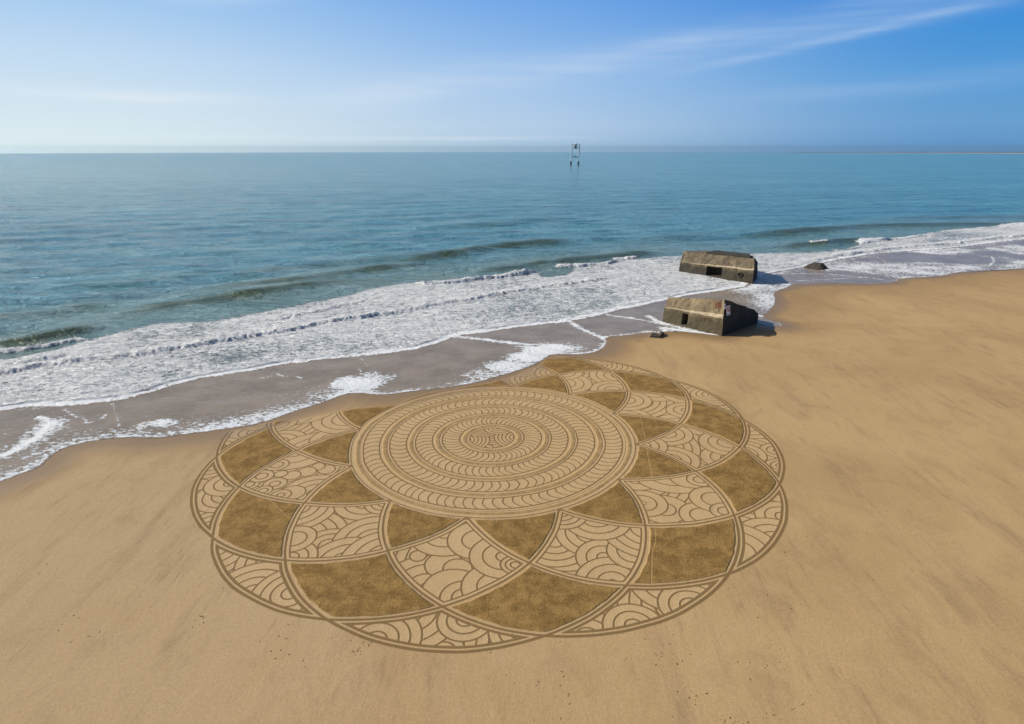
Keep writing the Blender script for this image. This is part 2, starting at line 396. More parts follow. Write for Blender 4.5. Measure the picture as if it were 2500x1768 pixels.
BORES = [  # broken, foaming fronts inside the surf: line, height, foam width
    ([(-500, 990), (0, 921), (157, 889), (314, 877), (392, 862), (490, 846), (588, 830), (686, 815), (784, 793), (918, 775), (1035, 754), (1153, 734), (1231, 719), (1329, 703), (1427, 692), (1560, 668)], .38, 2.4),
    ([(0, 900), (60, 893), (110, 885), (170, 874)], .35, 1.4),
    ([(640, 790), (760, 770), (860, 745), (960, 722)], .25, 2.0),
    ([(1000, 700), (1100, 694), (1200, 684), (1280, 673), (1316, 664)], .75, 1.8),
    ([(1350, 654), (1380, 655), (1440, 652), (1480, 648), (1520, 642)], .55, 1.5),
    ([(1500, 641), (1545, 636), (1560, 633)], .45, 1.2),
    ([(-200, 895), (0, 868), (60, 860), (130, 847), (190, 836), (225, 828)], .35, .9),
    ([(1850, 655), (1951, 645), (2014, 633), (2136, 612), (2327, 597), (2500, 575), (2800, 562)], .4, 2.6),
    ([(2090, 600), (2163, 591), (2222, 584), (2300, 575)], .5, 2.0),
    ([(1975, 602), (2000, 599), (2020, 597)], .4, 1.0),
]
LACE = [  # (line, half width m, strength)
    ([(1114, 822), (1192, 830), (1270, 840), (1329, 842), (1388, 846)], .22, .95),
    ([(1392, 785), (1427, 809), (1462, 820), (1480, 830), (1484, 838)], .22, .95),
    ([(1484, 836), (1474, 852), (1447, 863), (1411, 867), (1349, 865)], .28, .95),
    ([(1349, 866), (1325, 858), (1302, 852)], .7, .85),
    ([(1302, 850), (1340, 846), (1388, 850)], .8, .85),
    ([(1455, 754), (1474, 768), (1545, 777), (1619, 792)], .22, .8),
    ([(1478, 824), (1525, 820), (1584, 812), (1615, 813), (1628, 806)], .3, .9),
    ([(1580, 772), (1620, 790), (1680, 805), (1748, 819)], .28, .8),
    ([(1620, 800), (1683, 810), (1748, 819), (1760, 819)], .3, 1.0),
    ([(0, 1116), (39, 1101), (78, 1077), (98, 1064)], .28, 1.0),
    ([(70, 1082), (98, 1062), (114, 1048), (125, 1034)], .5, .95),
    ([(125, 1034), (114, 1022), (98, 1020)], .2, .85),
    ([(160, 1000), (175, 1016), (205, 1022), (220, 1034), (235, 1027), (247, 1024), (259, 1013)], .08, .6),
    ([(635, 924), (662, 920), (674, 910), (690, 920), (715, 918), (737, 922)], .09, .65),
    ([(275, 985), (280, 1005), (290, 1040)], .07, .5),
    ([(2139, 626), (2165, 640), (2188, 650), (2205, 677)], .10, .62),
    ([(2080, 633), (2136, 661), (2180, 672), (2200, 676)], .10, .6),
    ([(2421, 626), (2428, 637), (2414, 651), (2362, 654), (2336, 664), (2292, 674)], .12, .75),
    ([(2300, 675), (2240, 677), (2198, 679)], .25, .9),
    ([(1944, 686), (2020, 682), (2100, 678), (2180, 674)], .2, .6),
    ([(1900, 668), (1990, 668), (2060, 672), (2150, 682)], .22, .6),
    ([(2230, 605), (2330, 612), (2420, 612), (2500, 608)], .25, .6),
    ([(1853, 770), (1876, 776), (1900, 786), (1918, 795)], .15, .95),
    ([(1876, 764), (1892, 746), (1898, 735), (1889, 717), (1900, 709)], .22, .6),
    ([(875, 900), (882, 915), (890, 920), (915, 905), (925, 918), (935, 930)], .09, .6),
    ([(880, 875), (895, 892)], .08, .5),
    ([(0, 975), (60, 985), (110, 990)], .5, .5),
]
PATCH = [((870, 937), 2.2, 1.2, .9), ((905, 925), 2.0, 1.0, .6), ((1325, 856), 2.4, 1.0, .95), ((1290, 872), 2.2, 1.2, .8), ((1240, 895), 2.4, 1.2, .7),
         ((400, 1032), 1.4, .5, .7), ((350, 1040), 1.0, .5, .5), ((1662, 806), 2.4, .7, .4), ((1190, 915), 2.5, 1.2, .5)]

def build_water():
    az = np.concatenate([np.arange(-75, -43, 1.0), np.arange(-43, 44, .078), np.arange(44, 76, 1.0)])
    dep = np.concatenate([np.arange(36, 13, -.062), np.arange(13, 6, -.045), np.arange(6, 2.2, -.05), np.arange(2.2, .6, -.06)])
    rr = np.concatenate([H/np.tan(np.radians(dep)), np.geomspace(2500, 9000, 50)])
    A, Rr = np.meshgrid(np.radians(az), rr); nr, nc = A.shape
    px, py = (Rr*np.sin(A)).ravel(), (Rr*np.cos(A)).ravel(); r = Rr.ravel()
    near = r < 420
    def on(fn, default):
        out = np.full(px.shape, float(default)); out[near] = fn(px[near], py[near]); return out
    dS = on(lambda a, b: line_dist(a, b, S_)[0], 300)
    ins = np.ones(px.shape, bool); ins[near] = inside(px[near], py[near], S_POLY)
    sS = np.where(ins, dS, -dS)
    sL = on(lambda a, b: line_side(a, b, LW), 300)
    sU = on(lambda a, b: line_side(a, b, UP), 300)
    n_a = fbm(px/3, py/3, 1); n_b = fbm(px/.8, py/.8, 7, 3); n_c = fbm(px/12, py/12, 3, 3)
    # sea swell
    z = np.zeros(px.shape)
    fade = np.clip(1-(r-150)/450, 0, 1)
    for lam, am, ang, sdx in ((17, .20, 12, 1), (9, .14, 22, 2), (6, .11, 4, 3), (3.6, .085, 14, 4), (2.1, .05, 8, 5)):
        a = R(ang); u = px*-math.sin(a)+py*math.cos(a)
        m = .3+1.2*fbm(px/(lam*2.2), py/(lam*.9), 20+sdx, 2)
        ph = u/lam*2*math.pi+5*fbm(px/(lam*3), py/(lam*2), 40+sdx, 2)
        f2 = np.clip(1-(r-lam*24)/(lam*26), 0, 1)
        z += am*m*np.sin(ph)*f2
    calm = sstep(sU, -1, 20)*.8+.2
    z *= calm
    face = np.zeros(px.shape); foam = np.zeros(px.shape); speck = np.zeros(px.shape)
    for pts, h, wf, wb, ol in WAVES:
        P = smooth_line(gl(pts))
        lo, hi = P.min(0)-14, P.max(0)+14
        m = (px > lo[0]) & (px < hi[0]) & (py > lo[1]) & (py < hi[1])
        x, y = px[m], py[m]
        d, t = line_dist(x, y, P); s = line_side(x, y, P)
        s = s+.6*(fbm(x/5, y/5, 60)-.5)
        en = sstep(t, 0, .25)*sstep(1-t, 0, .25)*(.82+.35*vnoise(x/9, y/9, 61))
        wf = wf*1.15; prof = np.where(s < 0, np.exp(-(s/wf)**2), np.exp(-(s/(wb*1.2))**2))
        z[m] += 1.25*h*prof*en
        face[m] = np.maximum(face[m], np.minimum(1, 1.25*ol*en)*np.exp(-((s+wf*.45)/(wf*.85))**2))
    # surf
    sL2 = sL+.7*(fbm(px/1.3, py/1.3, 66, 3)-.5)
    band = sstep(sL2, -.35, .0)*sstep(-sU+1.6*(n_a-.5), -.8, 1.4)
    thick = .630+.15*sstep(-sL, -4.5, -.5)+.46*(n_c-.5)+.22*(n_a-.5)
    foam = np.maximum(foam, band*thick)
    foam = np.maximum(foam, .40*sstep(-sU, -4, 0)*(sL > 0)*n_a*(n_c > .45))
    for pts, h, w in BORES:
        P = smooth_line(gl(pts))
        lo, hi = P.min(0)-8, P.max(0)+8
        m = (px > lo[0]) & (px < hi[0]) & (py > lo[1]) & (py < hi[1])
        x, y = px[m], py[m]
        d, t = line_dist(x, y, P); s = line_side(x, y, P)
        s = s+2.0*(fbm(x/3.5, y/3.5, 70)-.5)+.7*(fbm(x/.6, y/.6, 71, 3)-.5)
        en = sstep(t, 0, .12)*sstep(1-t, 0, .15)*(.45+.9*vnoise(x/5, y/5, 72))
        prof = np.where(s < 0, np.exp(-(s/.42)**2), np.exp(-(s/(w*1.1))**2))
        z[m] += .95*h*prof*en*(.7+.45*n_b[m]+.25*vnoise(x/.35, y/.35, 73))
        fo = np.where(s < 0, np.exp(-(s/.5)**2), np.exp(-(np.maximum(s-w*.4, 0)/w)**2))*np.clip(en*1.8, 0, 1)
        foam[m] = np.maximum(foam[m], fo*1.02)
    # the wash running up the sand
    inn = sstep(sS, 0, .3)
    filmzone = sstep(-sL, -1.6, -.5)*(sS > -2)
    modx = .30+.75*fbm(px/4, py/4, 80, 3)
    lw = np.exp(-np.maximum(sS-.25, 0)/(.8+5.5*sstep(n_c, .35, .75)))
    left = 1-sstep(px, 0, 8)
    speck = np.maximum(speck, inn*filmzone*lw*np.clip(modx, 0, 1.1)*(.25+.75*left))
    speck = np.maximum(speck, .22*inn*filmzone*n_a*sstep(n_c, .35, .65))
    rg = sstep(px, 36, 44)*sstep(-sL, 0, 1)*inn
    speck = np.maximum(speck, rg*(.12+.42*sstep(-sL, -5, 0))*(.5+n_a)*sstep(n_c, .25, .6))
    foam = np.maximum(foam, rg*.52*sstep(-sL, 0, .5)*sstep(sL, -5, -.5)*(.6+.8*n_c))
    rim = np.exp(-((sS-.16)/.11)**2)*(.25+.9*vnoise(px/2.5, py/2.5, 97))*sstep(px, -2, 6)
    foam = np.maximum(foam, np.clip(rim, 0, .9)*filmzone)
    for pts, w, st in LACE:
        P = smooth_line(gl(pts)); lo, hi = P.min(0)-3, P.max(0)+3
        m = (px > lo[0]) & (px < hi[0]) & (py > lo[1]) & (py < hi[1])
        x, y = px[m]+.5*(fbm(px[m]/1.2, py[m]/1.2, 90)-.5), py[m]+.8*(fbm(px[m]/1.2, py[m]/1.2, 91)-.5)
        d, t = line_dist(x, y, P)
        st = st*(.72+.5*vnoise(x/1.1, y/1.1, 93))
        foam[m] = np.maximum(foam[m], st*np.exp(-(d/(w*1.15))**2)*sstep(sS[m], -.1, .15))
        speck[m] = np.maximum(speck[m], .75*st*np.exp(-(d/(w*3.5))**2)*sstep(sS[m], 0, .2))
    for (u, v), a, b_, st in PATCH:
        cx, cy = ground_at(u, v); q = np.hypot((px-cx)/a, (py-cy)/(b_*1.6))+.9*(fbm(px/.9, py/.9, 95)-.5)
        foam = np.maximum(foam, .85*st*(1-sstep(q, .1, 1.0))*inn)
        speck = np.maximum(speck, st*(1-sstep(q, .6, 2.0))*inn)
    film = np.clip(filmzone, 0, 1)
    # wet channel beyond the right bunker stays clear brown sand
    shallow = 1-sstep(sU, 2, 40)*.9
    shallow = np.where(near, shallow, .1*np.exp(-(r-400)/800))
    shallow = np.clip(shallow*(.55+.5*n_c), 0, 1)
    # water level: film lies on the sand, sea in front of it
    base = .018+.10*sstep(sL, -.5, 3)+.12*sstep(sL, 2, 12)
    z = z*sstep(sL, -.8, 3)+base
    z += np.clip(foam, 0, 1)*(.16*(n_b-.4)+.10*(n_a-.5))*sstep(sL, -.5, 1)+.03*foam
    z = np.where(sL < -.8, .016+.02*foam, z)
    z = z-r*r/(2*RE)
    V = np.stack([px, py, z], -1); F = grid_faces(nr, nc)
    keep = (sS[F] > -.35).any(1); F = F[keep]
    N = grid_normals(V, nr, nc)
    surfm = filmzone
    at = dict(foam=foam, speck=speck, film=film, face=face, edge=sS, shallow=shallow)
    fc = foam[F].mean(1); fl = film[F].mean(1)
    surf = (fc > .33) & (fl < .5); wash = fl >= .5; sea = ~surf & ~wash
    set_props(np_mesh('sea', V, F[sea], at, WATER, normals=N), kind='structure')
    set_props(np_mesh('shallow_water', V, F[wash], at, WATER, normals=N), kind='structure')
    o = np_mesh('surf_foam', V, F[surf], at, WATER, normals=N)
    set_props(o, 'white churning foam of waves breaking along the beach', 'foam', kind='stuff')
build_water()

# ------------------------------------------------------------------ the drawing raked in the sand
PHI = -.37897; MC = (-1.5326, 49.646)
DD, RHO = .4995*H, .506*H
KP = {1: [(519.8, 1312.3, -1), (799.2, 1512.2, 0), (1331.3, 1551.1, 1), (1780.3, 1400.6, 2), (1902.7, 1181.4, 3), (1814.1, 1024.4, 4), (1630.9, 925.3, 5), (530.4, 1114.3, -2)],
      2: [(1082.8, 1482.2, 0), (696.6, 1368.6, -1), (584.5, 1188.7, -2), (662.5, 1041.8, -3), (1529.6, 1430, 1), (1792.6, 1257.8, 2), (1806.1, 1092, 3), (1679.7, 974.7, 4), (1485.4, 905.6, 5)],
      3: [(947.3, 1345.5, 0), (1293.1, 1375, 1), (1575.9, 1283.6, 2), (1699, 1150.6, 3), (1660.8, 1034.8, 4), (1532, 955, 5), (1359.9, 914, 6), (743.8, 1227.9, -1), (725.3, 1099.5, -2), (825.9, 1001.6, -3)],
      4: [(1140.6, 1262.2, 0), (1365.8, 1242, 1), (1507.3, 1169.9, 2), (1550.3, 1084.5, 3), (1496.7, 1010.7, 4), (1388.7, 964.5, 5), (1250.7, 945.4, 6), (954.7, 1221.1, -1), (861, 1138.3, -2), (881.3, 1047.8, -3), (974.6, 988.7, -4)]}
def Rk(k):
    a = R(15*k); return DD*math.cos(a)+math.sqrt(RHO**2-(DD*math.sin(a))**2)
def make_tps():
    src, dst = [], []
    for k in KP:
        off = 0 if k in (1, 3) else .5
        for u, v, i in KP[k]:
            a = PHI+(i+off)*math.pi/6
            src.append(ground_at(u, v)); dst.append((Rk(k)*math.sin(a), -Rk(k)*math.cos(a)))
    src = np.array(src); dst = np.array(dst); n = len(src)
    U = lambda r2: r2*np.log(r2+1e-9)
    M = np.zeros((n+3, n+3)); D = ((src[:, None]-src[None])**2).sum(-1)
    M[:n, :n] = U(D)+np.eye(n)*3; M[:n, n] = 1; M[:n, n+1:] = src; M[n:, :n] = M[:n, n:].T
    W = np.linalg.solve(M, np.vstack([dst, np.zeros((3, 2))]))
    def f(q):
        out = W[n]+q@W[n+1:]
        for i in range(n):
            out = out+U(((q-src[i])**2).sum(-1))[:, None]*W[i]
        return out
    return f
TPS = make_tps()
WASH = smooth_line(gl([(300, 1100), (480, 1075), (568, 1052), (622, 1041), (659, 1030), (709, 1026), (753, 1021), (819, 1004), (850, 999), (900, 994), (966, 990), (985, 981), (1040, 961), (1100, 949), (1150, 943), (1176, 939), (1220, 930), (1254, 916), (1289, 903), (1315, 893), (1328, 881), (1342, 872), (1400, 870), (1500, 850), (1600, 840)]))
SCR = [gl([(1562.8, 1019), (1572, 1065), (1578.5, 1103), (1590, 1163.6), (1598, 1287), (1599, 1322), (1590.6, 1351), (1589.4, 1430)]),
       gl([(655, 1218.7), (673.6, 1237), (697.6, 1259)])]
TILES = {7: (1150, 860, 5.74), 1: (450, 960, 5.4125), 2: (450, 1260, 5.4125), 3: (850, 1210, 4.06), 4: (1250, 1210, 4.06), 5: (1550, 1110, 4.06), 6: (1500, 860, 4.7756), 0: (0, 0, 1)}
FAN_PX = {
    (3, 4): (6, [(130,560,435,590,3.2),(830,680,602,660,2.6),(900,480,570,520,3.5),(90,790,400,720,4),(760,860,490,765,3),(480,440,460,570,3)]),
    (3, 5): (7, [(1280,280,1545,330,3),(1300,440,1675,400,3.5),(1990,520,1680,480,3),(2080,330,1700,380,4),(1450,630,1640,540,3),(1800,240,1760,330,2)]),
    (3, 9): (1, [(1180,400,1500,380,3.2),(1300,300,1610,370,1),(1480,230,1905,300,3),(2200,330,1700,450,4),(1960,600,1700,570,2),(1720,740,1400,620,3),(1250,640,1500,500,3)]),
    (1, 2): (5, [(1000,960,1365,830,3.3),(1400,840,1300,628,3),(1050,1130,1200,880,3.5),(1480,620,1187,575,2.8),(1500,330,1300,510,3.3)]),
    (1, 3): (6, [(1480,1180,1760,1170,3),(1950,1330,1760,1310,3),(1900,1150,1740,1080,2.5),(1560,880,1700,1010,3),(1900,1480,1800,1400,3)]),
    (3, 0): (3, [(1660,690,1512,690,3),(1545,605,1207,605,2.55),(1290,440,987,470,2.1),(1480,900,1138,850,2.3),(1150,1010,925,985,2),(1040,935,980,740,1),(960,380,960,604,2.5),(1090,725,945,720,1),(960,690,765,690,1),(1190,750,1085,735,1),(700,600,638,570,1),(770,900,770,600,3.3)]),
    (3, 1): (4, [(500,170,500,332,4),(840,215,840,440,3.6),(1330,330,950,450,4.5),(1200,560,942,560,2.5),(1000,860,640,780,3.3),(910,610,640,610,2.6),(800,360,440,400,3.8),(430,450,430,708,4)]),
    (3, 2): (5, [(900,560,747,550,2),(790,440,540,420,2.1),(650,250,525,260,2),(560,230,395,280,1),(680,600,440,560,2.2),(500,690,440,670,1),(80,480,325,480,2.3),(370,180,370,382,2.8),(20,240,20,420,2.8),(290,540,430,440,1.8),(400,690,300,650,1),(200,640,290,640,1.5)]),
    (3, 11): (0, [(721.6,1315.4,773.3,1308,2.2),(708.7,1363.5,708.7,1323.7,3),(949,1363,834,1358,4),(847,1372,757,1360,3.4),(912,1316,912,1262.5,3.5),(801,1330,801,1292.5,3),(940,1229,893,1243,3),(893,1229,833,1261,3),(727,1238,794,1270,4.5)]),
    (3, 10): (1, [(1230,950,1385,940,2.2),(1030,1100,1192,1080,2),(860,1210,995,1210,2),(1050,1290,1175,1270,2),(1200,1200,1360,1170,1.8),(1280,1350,1418,1320,1.6),(1280,1070,1368,1060,1),(1420,1320,1605,1280,1),(1420,1090,1540,1070,1),(1620,1040,1745,1020,1),(1770,970,1860,950,1),(1880,1010,1990,980,1),(1450,760,1450,1005,3),(1750,1330,1750,1090,4)]),
    (3, 3): (6, [(330,1085,625,1090,3),(600,950,922,970,3.2),(650,1250,992,1240,3.2),(1330,1060,985,1040,3.2),(1300,1230,1250,1100,2.5),(1000,1400,1000,1205,4),(980,900,980,960,1)]),
    (1, 0): (3, [(270,1440,738,1380,4),(1170,1230,1170,1445,3),(600,1150,1085,1310,4.2),(1720,1330,1395,1380,3.2),(940,1560,1160,1490,2.5),(-50,1240,370,1290,5)]),
    (1, 1): (4, [(1778,1094,1445,1060,3),(2068,824,1658,954,4.5),(1600,850,1200,950,3.6),(1210,1290,1210,1080,2.8),(750,1400,1185,1270,4)]),
    (1, 11): (2, [(1400,1020,900,1000,3.8),(1700,1400,1110,1120,5.5),(900,1020,900,640,4),(1300,560,700,600,4.5),(350,350,700,590,4.5)]),
}
FANS = {}
for key_, (t_, L__) in FAN_PX.items():
    ox, oy, sc_ = TILES[t_]; FANS[key_] = []
    for a_, b__, c__, d__, n_ in L__:
        q_ = TPS(np.array([ground_at(ox+a_/sc_, oy+b__/sc_), ground_at(ox+c__/sc_, oy+d__/sc_)]))
        FANS[key_].append((q_[0][0], q_[0][1], float(np.hypot(*(q_[0]-q_[1]))), n_))
    e_ = FANS[key_][0]; FANS[key_].append((e_[0], e_[1], 14.0, 20))

RINGS = [(2.95, 4.55, 46, -1), (5.45, 6.98, 64, 1), (7.80, 9.33, 76, -1), (10.26, 11.74, 92, 1)]

def fan_distance(qx, qy, fans):
    """fans = (cx, cy, R, n), first on top: distance to the nearest visible arc"""
    best = np.full(qx.shape, 9.0); done = np.zeros(qx.shape, bool)
    for cx, cy, r, n in fans:
        d = np.hypot(qx-cx, qy-cy)
        ins = d < r
        outer = np.abs(d-r)
        best = np.where(~done, np.minimum(best, outer), best)
        st = r/n
        e = r-d
        ring = np.abs(((e+st*.5) % st)-st*.5)
        ring = np.where(d < st*.28, 9, ring)
        best = np.where(ins & ~done, np.minimum(best, ring), best)
        done |= ins
    return best

def build_drawing():
    S = .054
    xs = np.arange(MC[0]-25.8, MC[0]+26.8, S); ys = np.arange(MC[1]-25.4, MC[1]+25.6, S)
    gx, gy = np.meshgrid(xs, ys); nr, nc = gx.shape
    px, py = gx.ravel(), gy.ravel()
    q = TPS(np.stack([px, py], -1)); qx, qy = q[:, 0], q[:, 1]
    qx = qx+.10*(fbm(px/2.2, py/2.2, 5, 2)-.5); qy = qy+.10*(fbm(px/2.2, py/2.2, 8, 2)-.5)
    rr = np.hypot(qx, qy); th = np.arctan2(qx, -qy)
    sds = []
    for i in range(12):
        a = PHI+(i+.5)*math.pi/6
        sds.append(np.hypot(qx-DD*math.sin(a), qy+DD*math.cos(a))-RHO)
    sds = np.array(sds)
    cnt = (sds < 0).sum(0); dmin = np.abs(sds).min(0)
    disc = rr < 12.84
    dd_disc = np.abs(rr-12.84)
    groove = np.zeros(px.shape); rake = np.zeros(px.shape); lite = np.zeros(px.shape)
    tent = lambda d, hw: np.clip(1.5-.5*d/hw, 0, 1.5)
    out = ~disc
    # cells by number of circles covering them
    anyc = cnt > 0
    ai = (th-PHI)/(math.pi/6)
    half = (cnt % 2 == 1)
    idx = np.where(half, np.floor(ai), np.round(ai)).astype(int) % 12
    pat = out & ((cnt == 1) | (cnt == 3)); drk = out & ((cnt == 2) | (cnt == 4))
    # main grooves: outer rim of each circle is broader
    hw = np.where(cnt <= 1, .080, .060)
    g1 = tent(dmin, hw)*(anyc | (dmin < .3))
    groove = np.where(out, np.maximum(groove, g1), groove)
    # secondary grooves .30 m inside patterned cells
    g2 = tent(np.abs(dmin-.31), np.where(cnt == 1, .075, .05))*np.where(cnt == 1, 1, .93)
    groove = np.where(pat, np.maximum(groove, g2), groove)
    if True:
        g3 = tent(np.abs(rr-13.12), .045)*.9
        groove = np.where(pat & (cnt == 3) & (rr < 13.3), np.maximum(groove, g3), groove)
    edge_in = np.minimum(dmin, np.where(rr > 12, np.abs(rr-12.84), 9))
    rake = np.where(drk, sstep(edge_in+.10*(fbm(px/.5, py/.5, 3, 2)-.5), .20, .30), 0)
    rng = random.Random(11)
    for c, cells in ((1, range(12)), (3, range(12))):
        for k in cells:
            m = pat & (cnt == c) & (idx == k)
            if m.sum() < 50: continue
            cxs, cys = qx[m], qy[m]
            key = (c, k)
            if key in FANS:
                fans = FANS[key]
            else:
                ids = np.nonzero(m)[0]; bd = dmin[ids]
                edge = ids[bd < .45]; cen = ids[bd > 1.0]
                pts = []
                for tr in range(500):
                    pool = edge if (rng.random() < .93 or not len(cen)) else cen
                    j = pool[int(rng.random()*len(pool))]
                    p = (qx[j], qy[j])
                    if all(math.hypot(p[0]-a[0], p[1]-a[1]) > (1.75 if c == 3 else 1.7) for a in pts): pts.append(p)
                    if len(pts) > 15: break
                rng.shuffle(pts)
                fans = []
                for p in pts:
                    r_ = rng.uniform(1.7, 3.0); fans.append((p[0], p[1], r_, r_/rng.uniform(.58, .74)))
                j = edge[int(rng.random()*len(edge))]
                fans.append((qx[j], qy[j], 12.0, 17))
            fd = fan_distance(cxs, cys, fans)
            g = tent(fd, .046)*sstep(edge_in[m], .31, .36)
            groove[m] = np.maximum(groove[m], g)
    # central disc
    rl = rr+.04*(fbm(px/1.5, py/1.5, 33, 2)-.5)
    for rad, w, s_ in ((2.05, .055, 1), (2.95, .065, 1), (4.55, .06, 1), (5.45, .06, 1), (6.98, .06, 1), (7.80, .06, 1), (9.33, .06, 1), (10.26, .06, 1), (11.74, .065, 1), (12.02, .04, .8), (12.84, .055, .95), (13.12, .04, .8)):
        g = tent(np.abs(rl-rad), w*.78)*s_
        groove = np.where((rr < 12.9) | ((rad > 13) & (rr < 13.3) & drk & False), np.maximum(groove, g), groove)
    for a, b in ((2.27, 2.76), (4.76, 5.27), (7.18, 7.64), (9.53, 10.05), (12.1, 12.52)):
        e = .66*sstep(rl, a, a+.12)*sstep(-rl, -b, -b+.12)
        rake = np.where(disc, np.maximum(rake, e*(.9+.5*(fbm(px/.4, py/.4, 4, 2)-.5))), rake)
    for a, b, n, sg in RINGS:
        m = (rr > a) & (rr < b)
        t = (rr[m]-a)/(b-a)
        bul = 1-(2*t-1)**2
        w_ = .5*(a+b); amp = .28/w_
        ph = (th[m]+sg*amp*bul*(.8+.7*vnoise(th[m]*2.5+20, t*0, 51))-sg*.10*(t-.5)/w_*4)/(2*math.pi)*n
        ph = ph+.35*vnoise(th[m]*n/12+9, t*0+n, 50)
        fr = np.abs(ph-np.round(ph))*(2*math.pi*rr[m]/n)
        slope = 1/np.sqrt(1+(amp*rr[m]*2*(2*t-1)*2/(b-a))**2)
        groove[m] = np.maximum(groove[m], tent(fr*slope, .041))
    m = rr < 2.0
    mf = [(.65, 2.2, 1.5, 4), (-.95, 2.1, 1.9, 6), (-2.6, -.5, 2.4, 7), (2.5, .1, 2.3, 6.5), (.15, .6, 2.0, 5.2), (-.9, -2.4, 1.2, 2.4), (.9, -2.4, 1.2, 2.4)]
    groove[m] = np.maximum(groove[m], tent(fan_distance(qx[m], qy[m], mf), .044))
    for P in SCR:
        d, _ = line_dist(px, py, P); rake = rake*(1-.33*(1-sstep(d, .02, .07)))
    lite = np.where(anyc | disc, 1.0, 0)*np.where(drk, .3, 1)
    lite = lite*sstep(dmin, -.1, .1)+.0
    # water has smoothed the far-left side away
    inwash = -line_side(px, py, WASH)
    keepw = sstep(inwash+.5*(fbm(px/1.5, py/1.5, 12, 3)-.5), -.35, .45)
    groove = np.where(disc, groove*1.0, groove)
    groove *= .35*keepw+.65*keepw**2; rake *= keepw; lite *= keepw
    dS, _ = line_dist(px, py, S_)
    ins = inside(px, py, S_POLY)
    sdf = np.where(ins, dS, -dS)
    w = vnoise(px/7, py/7, 5); wet = (1-sstep(-sdf, .3, 3.0+4*w))*.95
    wet = np.maximum(wet, .5*(1-sstep(-sdf, 2, 15))*sstep(py, 75, 100))
    wet = wet*(1-.6*rake)
    total = anyc | disc
    dout = np.where(total, np.where(disc, 9, np.where(cnt == 1, dmin, 9)), 0)
    berm = np.exp(-((groove-.45)/.22)**2)
    hgt = .006+.009*berm+.010*rake*(vnoise(px/.16, py/.16, 77)+vnoise(px/.4, py/.4, 78))
    z = np.where(total, hgt, .004)
    z *= np.clip(keepw, .25, 1)
    V = np.stack([px, py, z], -1); F = grid_faces(nr, nc); N = grid_normals(V, nr, nc)
    fc = F[:, 0]
    ok = (total | (dmin < .14))[F].all(1) & (keepw[fc] > .02) & (sdf[fc] < .6)
    att = dict(groove=groove, rake=rake, lite=lite, wet=wet)
    root = empty('sand_drawing', (MC[0], MC[1], 0))
    set_props(root, 'giant round flower mandala raked into the beach sand, its far-left edge washed by the tide', 'sand drawing')
    def part(name, mask, label=None):
        f = F[ok & mask[fc]]
        if len(f) < 400: return
        if name == 'dark_petal':
            lab = f[:, 0].copy(); full = np.full(nr*nc, nr*nc)
            for _ in range(600):
                full[:] = nr*nc
                for c_ in range(4): np.minimum.at(full, f[:, c_], lab)
                new = full[f].min(1)
                if (new == lab).all(): break
                lab = new
            u_, cn = np.unique(lab, return_counts=True); f = f[lab == u_[cn.argmax()]]
        o = np_mesh(name, V, f, att, SAND, root, N)
        if label: o['label'] = label
    disc_f = disc; c1 = out & (cnt <= 1); a1 = idx
    idx1 = np.floor(ai).astype(int) % 12
    for k in range(12):
        part('outer_lobe', c1 & (idx1 == k), 'pale outer lobe filled with fan-shaped arcs' if k == 0 else None)
    for k in range(12): part('dark_petal', out & (cnt == 2) & (idx == k))
    for k in range(12): part('patterned_petal', out & (cnt == 3) & (idx == k))
    for k in range(12): part('dark_triangle', out & (cnt >= 4) & (idx == k))
    part('medallion', disc_f & (rr <= 2.05))
    edges = [2.05, 2.95, 4.55, 5.45, 6.98, 7.8, 9.33, 10.26, 11.74, 12.84]
    for j in range(9):
        part('smooth_ring' if j % 2 == 0 else 'hatched_ring', disc_f & (rr > edges[j]) & (rr <= edges[j+1]))
build_drawing()

# ------------------------------------------------------------------ concrete
def concrete_material(name, base, dark, lightc, algae):
    m = bpy.data.materials.new(name); m.use_nodes = True; t = NT(m.node_tree); t.n.clear()
    pos = t.new('ShaderNodeNewGeometry').outputs['Position']
    sp = t.new('ShaderNodeSeparateXYZ'); t.l.new(pos, sp.inputs[0])
    n1 = t.noise(pos, .55, 6, .65, .5); n2 = t.noise(pos, 2.2, 5, .7); n3 = t.noise(t.map(pos, (1, 1, .25)), 1.6, 4, .6)
    c = t.mix(t.ss(n1, .35, .7), base, lightc)
    c = t.mix(t.m('MULTIPLY', t.ss(n3, .48, .66), .75), c, dark)
    c = t.mix(t.m('MULTIPLY', t.ss(n2, .56, .75), .5), c, dark)
    c = t.mix(t.m('MULTIPLY', t.ss(n2, .42, .28), .5), c, lightc)
    # weed and tide staining on the lower wall, an uneven line
    hh = t.m('ADD', sp.outputs[2], t.m('MULTIPLY', t.m('SUBTRACT', n1, .5), 1.6))
    c = t.mix(t.m('MULTIPLY', t.ss(hh, 2.7, 1.5), .78), c, algae)
    h = t.m('ADD', n2, t.m('MULTIPLY', t.noise(pos, 7, 4, .7), .6))
    nb = t.bump(h, .12, .9)
    b = t.new('ShaderNodeBsdfPrincipled'); t.l.new(c, b.inputs['Base Color']); t.l.new(nb, b.inputs['Normal']); b.inputs['Roughness'].default_value = .9
    o = t.new('ShaderNodeOutputMaterial'); t.l.new(b.outputs[0], o.inputs[0])
    return m
CONC = concrete_material('weathered_concrete', (.190, .145, .084), (.070, .053, .031), (.32, .25, .145), (.052, .043, .021))
CONC2 = concrete_material('dark_concrete', (.118, .091, .056), (.040, .032, .021), (.23, .18, .11), (.026, .022, .014))
BLACKC = concrete_material('shade_and_slab_black', (.042, .034, .026), (.020, .017, .014), (.07, .056, .04), (.018, .015, .011))  # near-black: side-wall shade put into the colour, also the dark roof slab
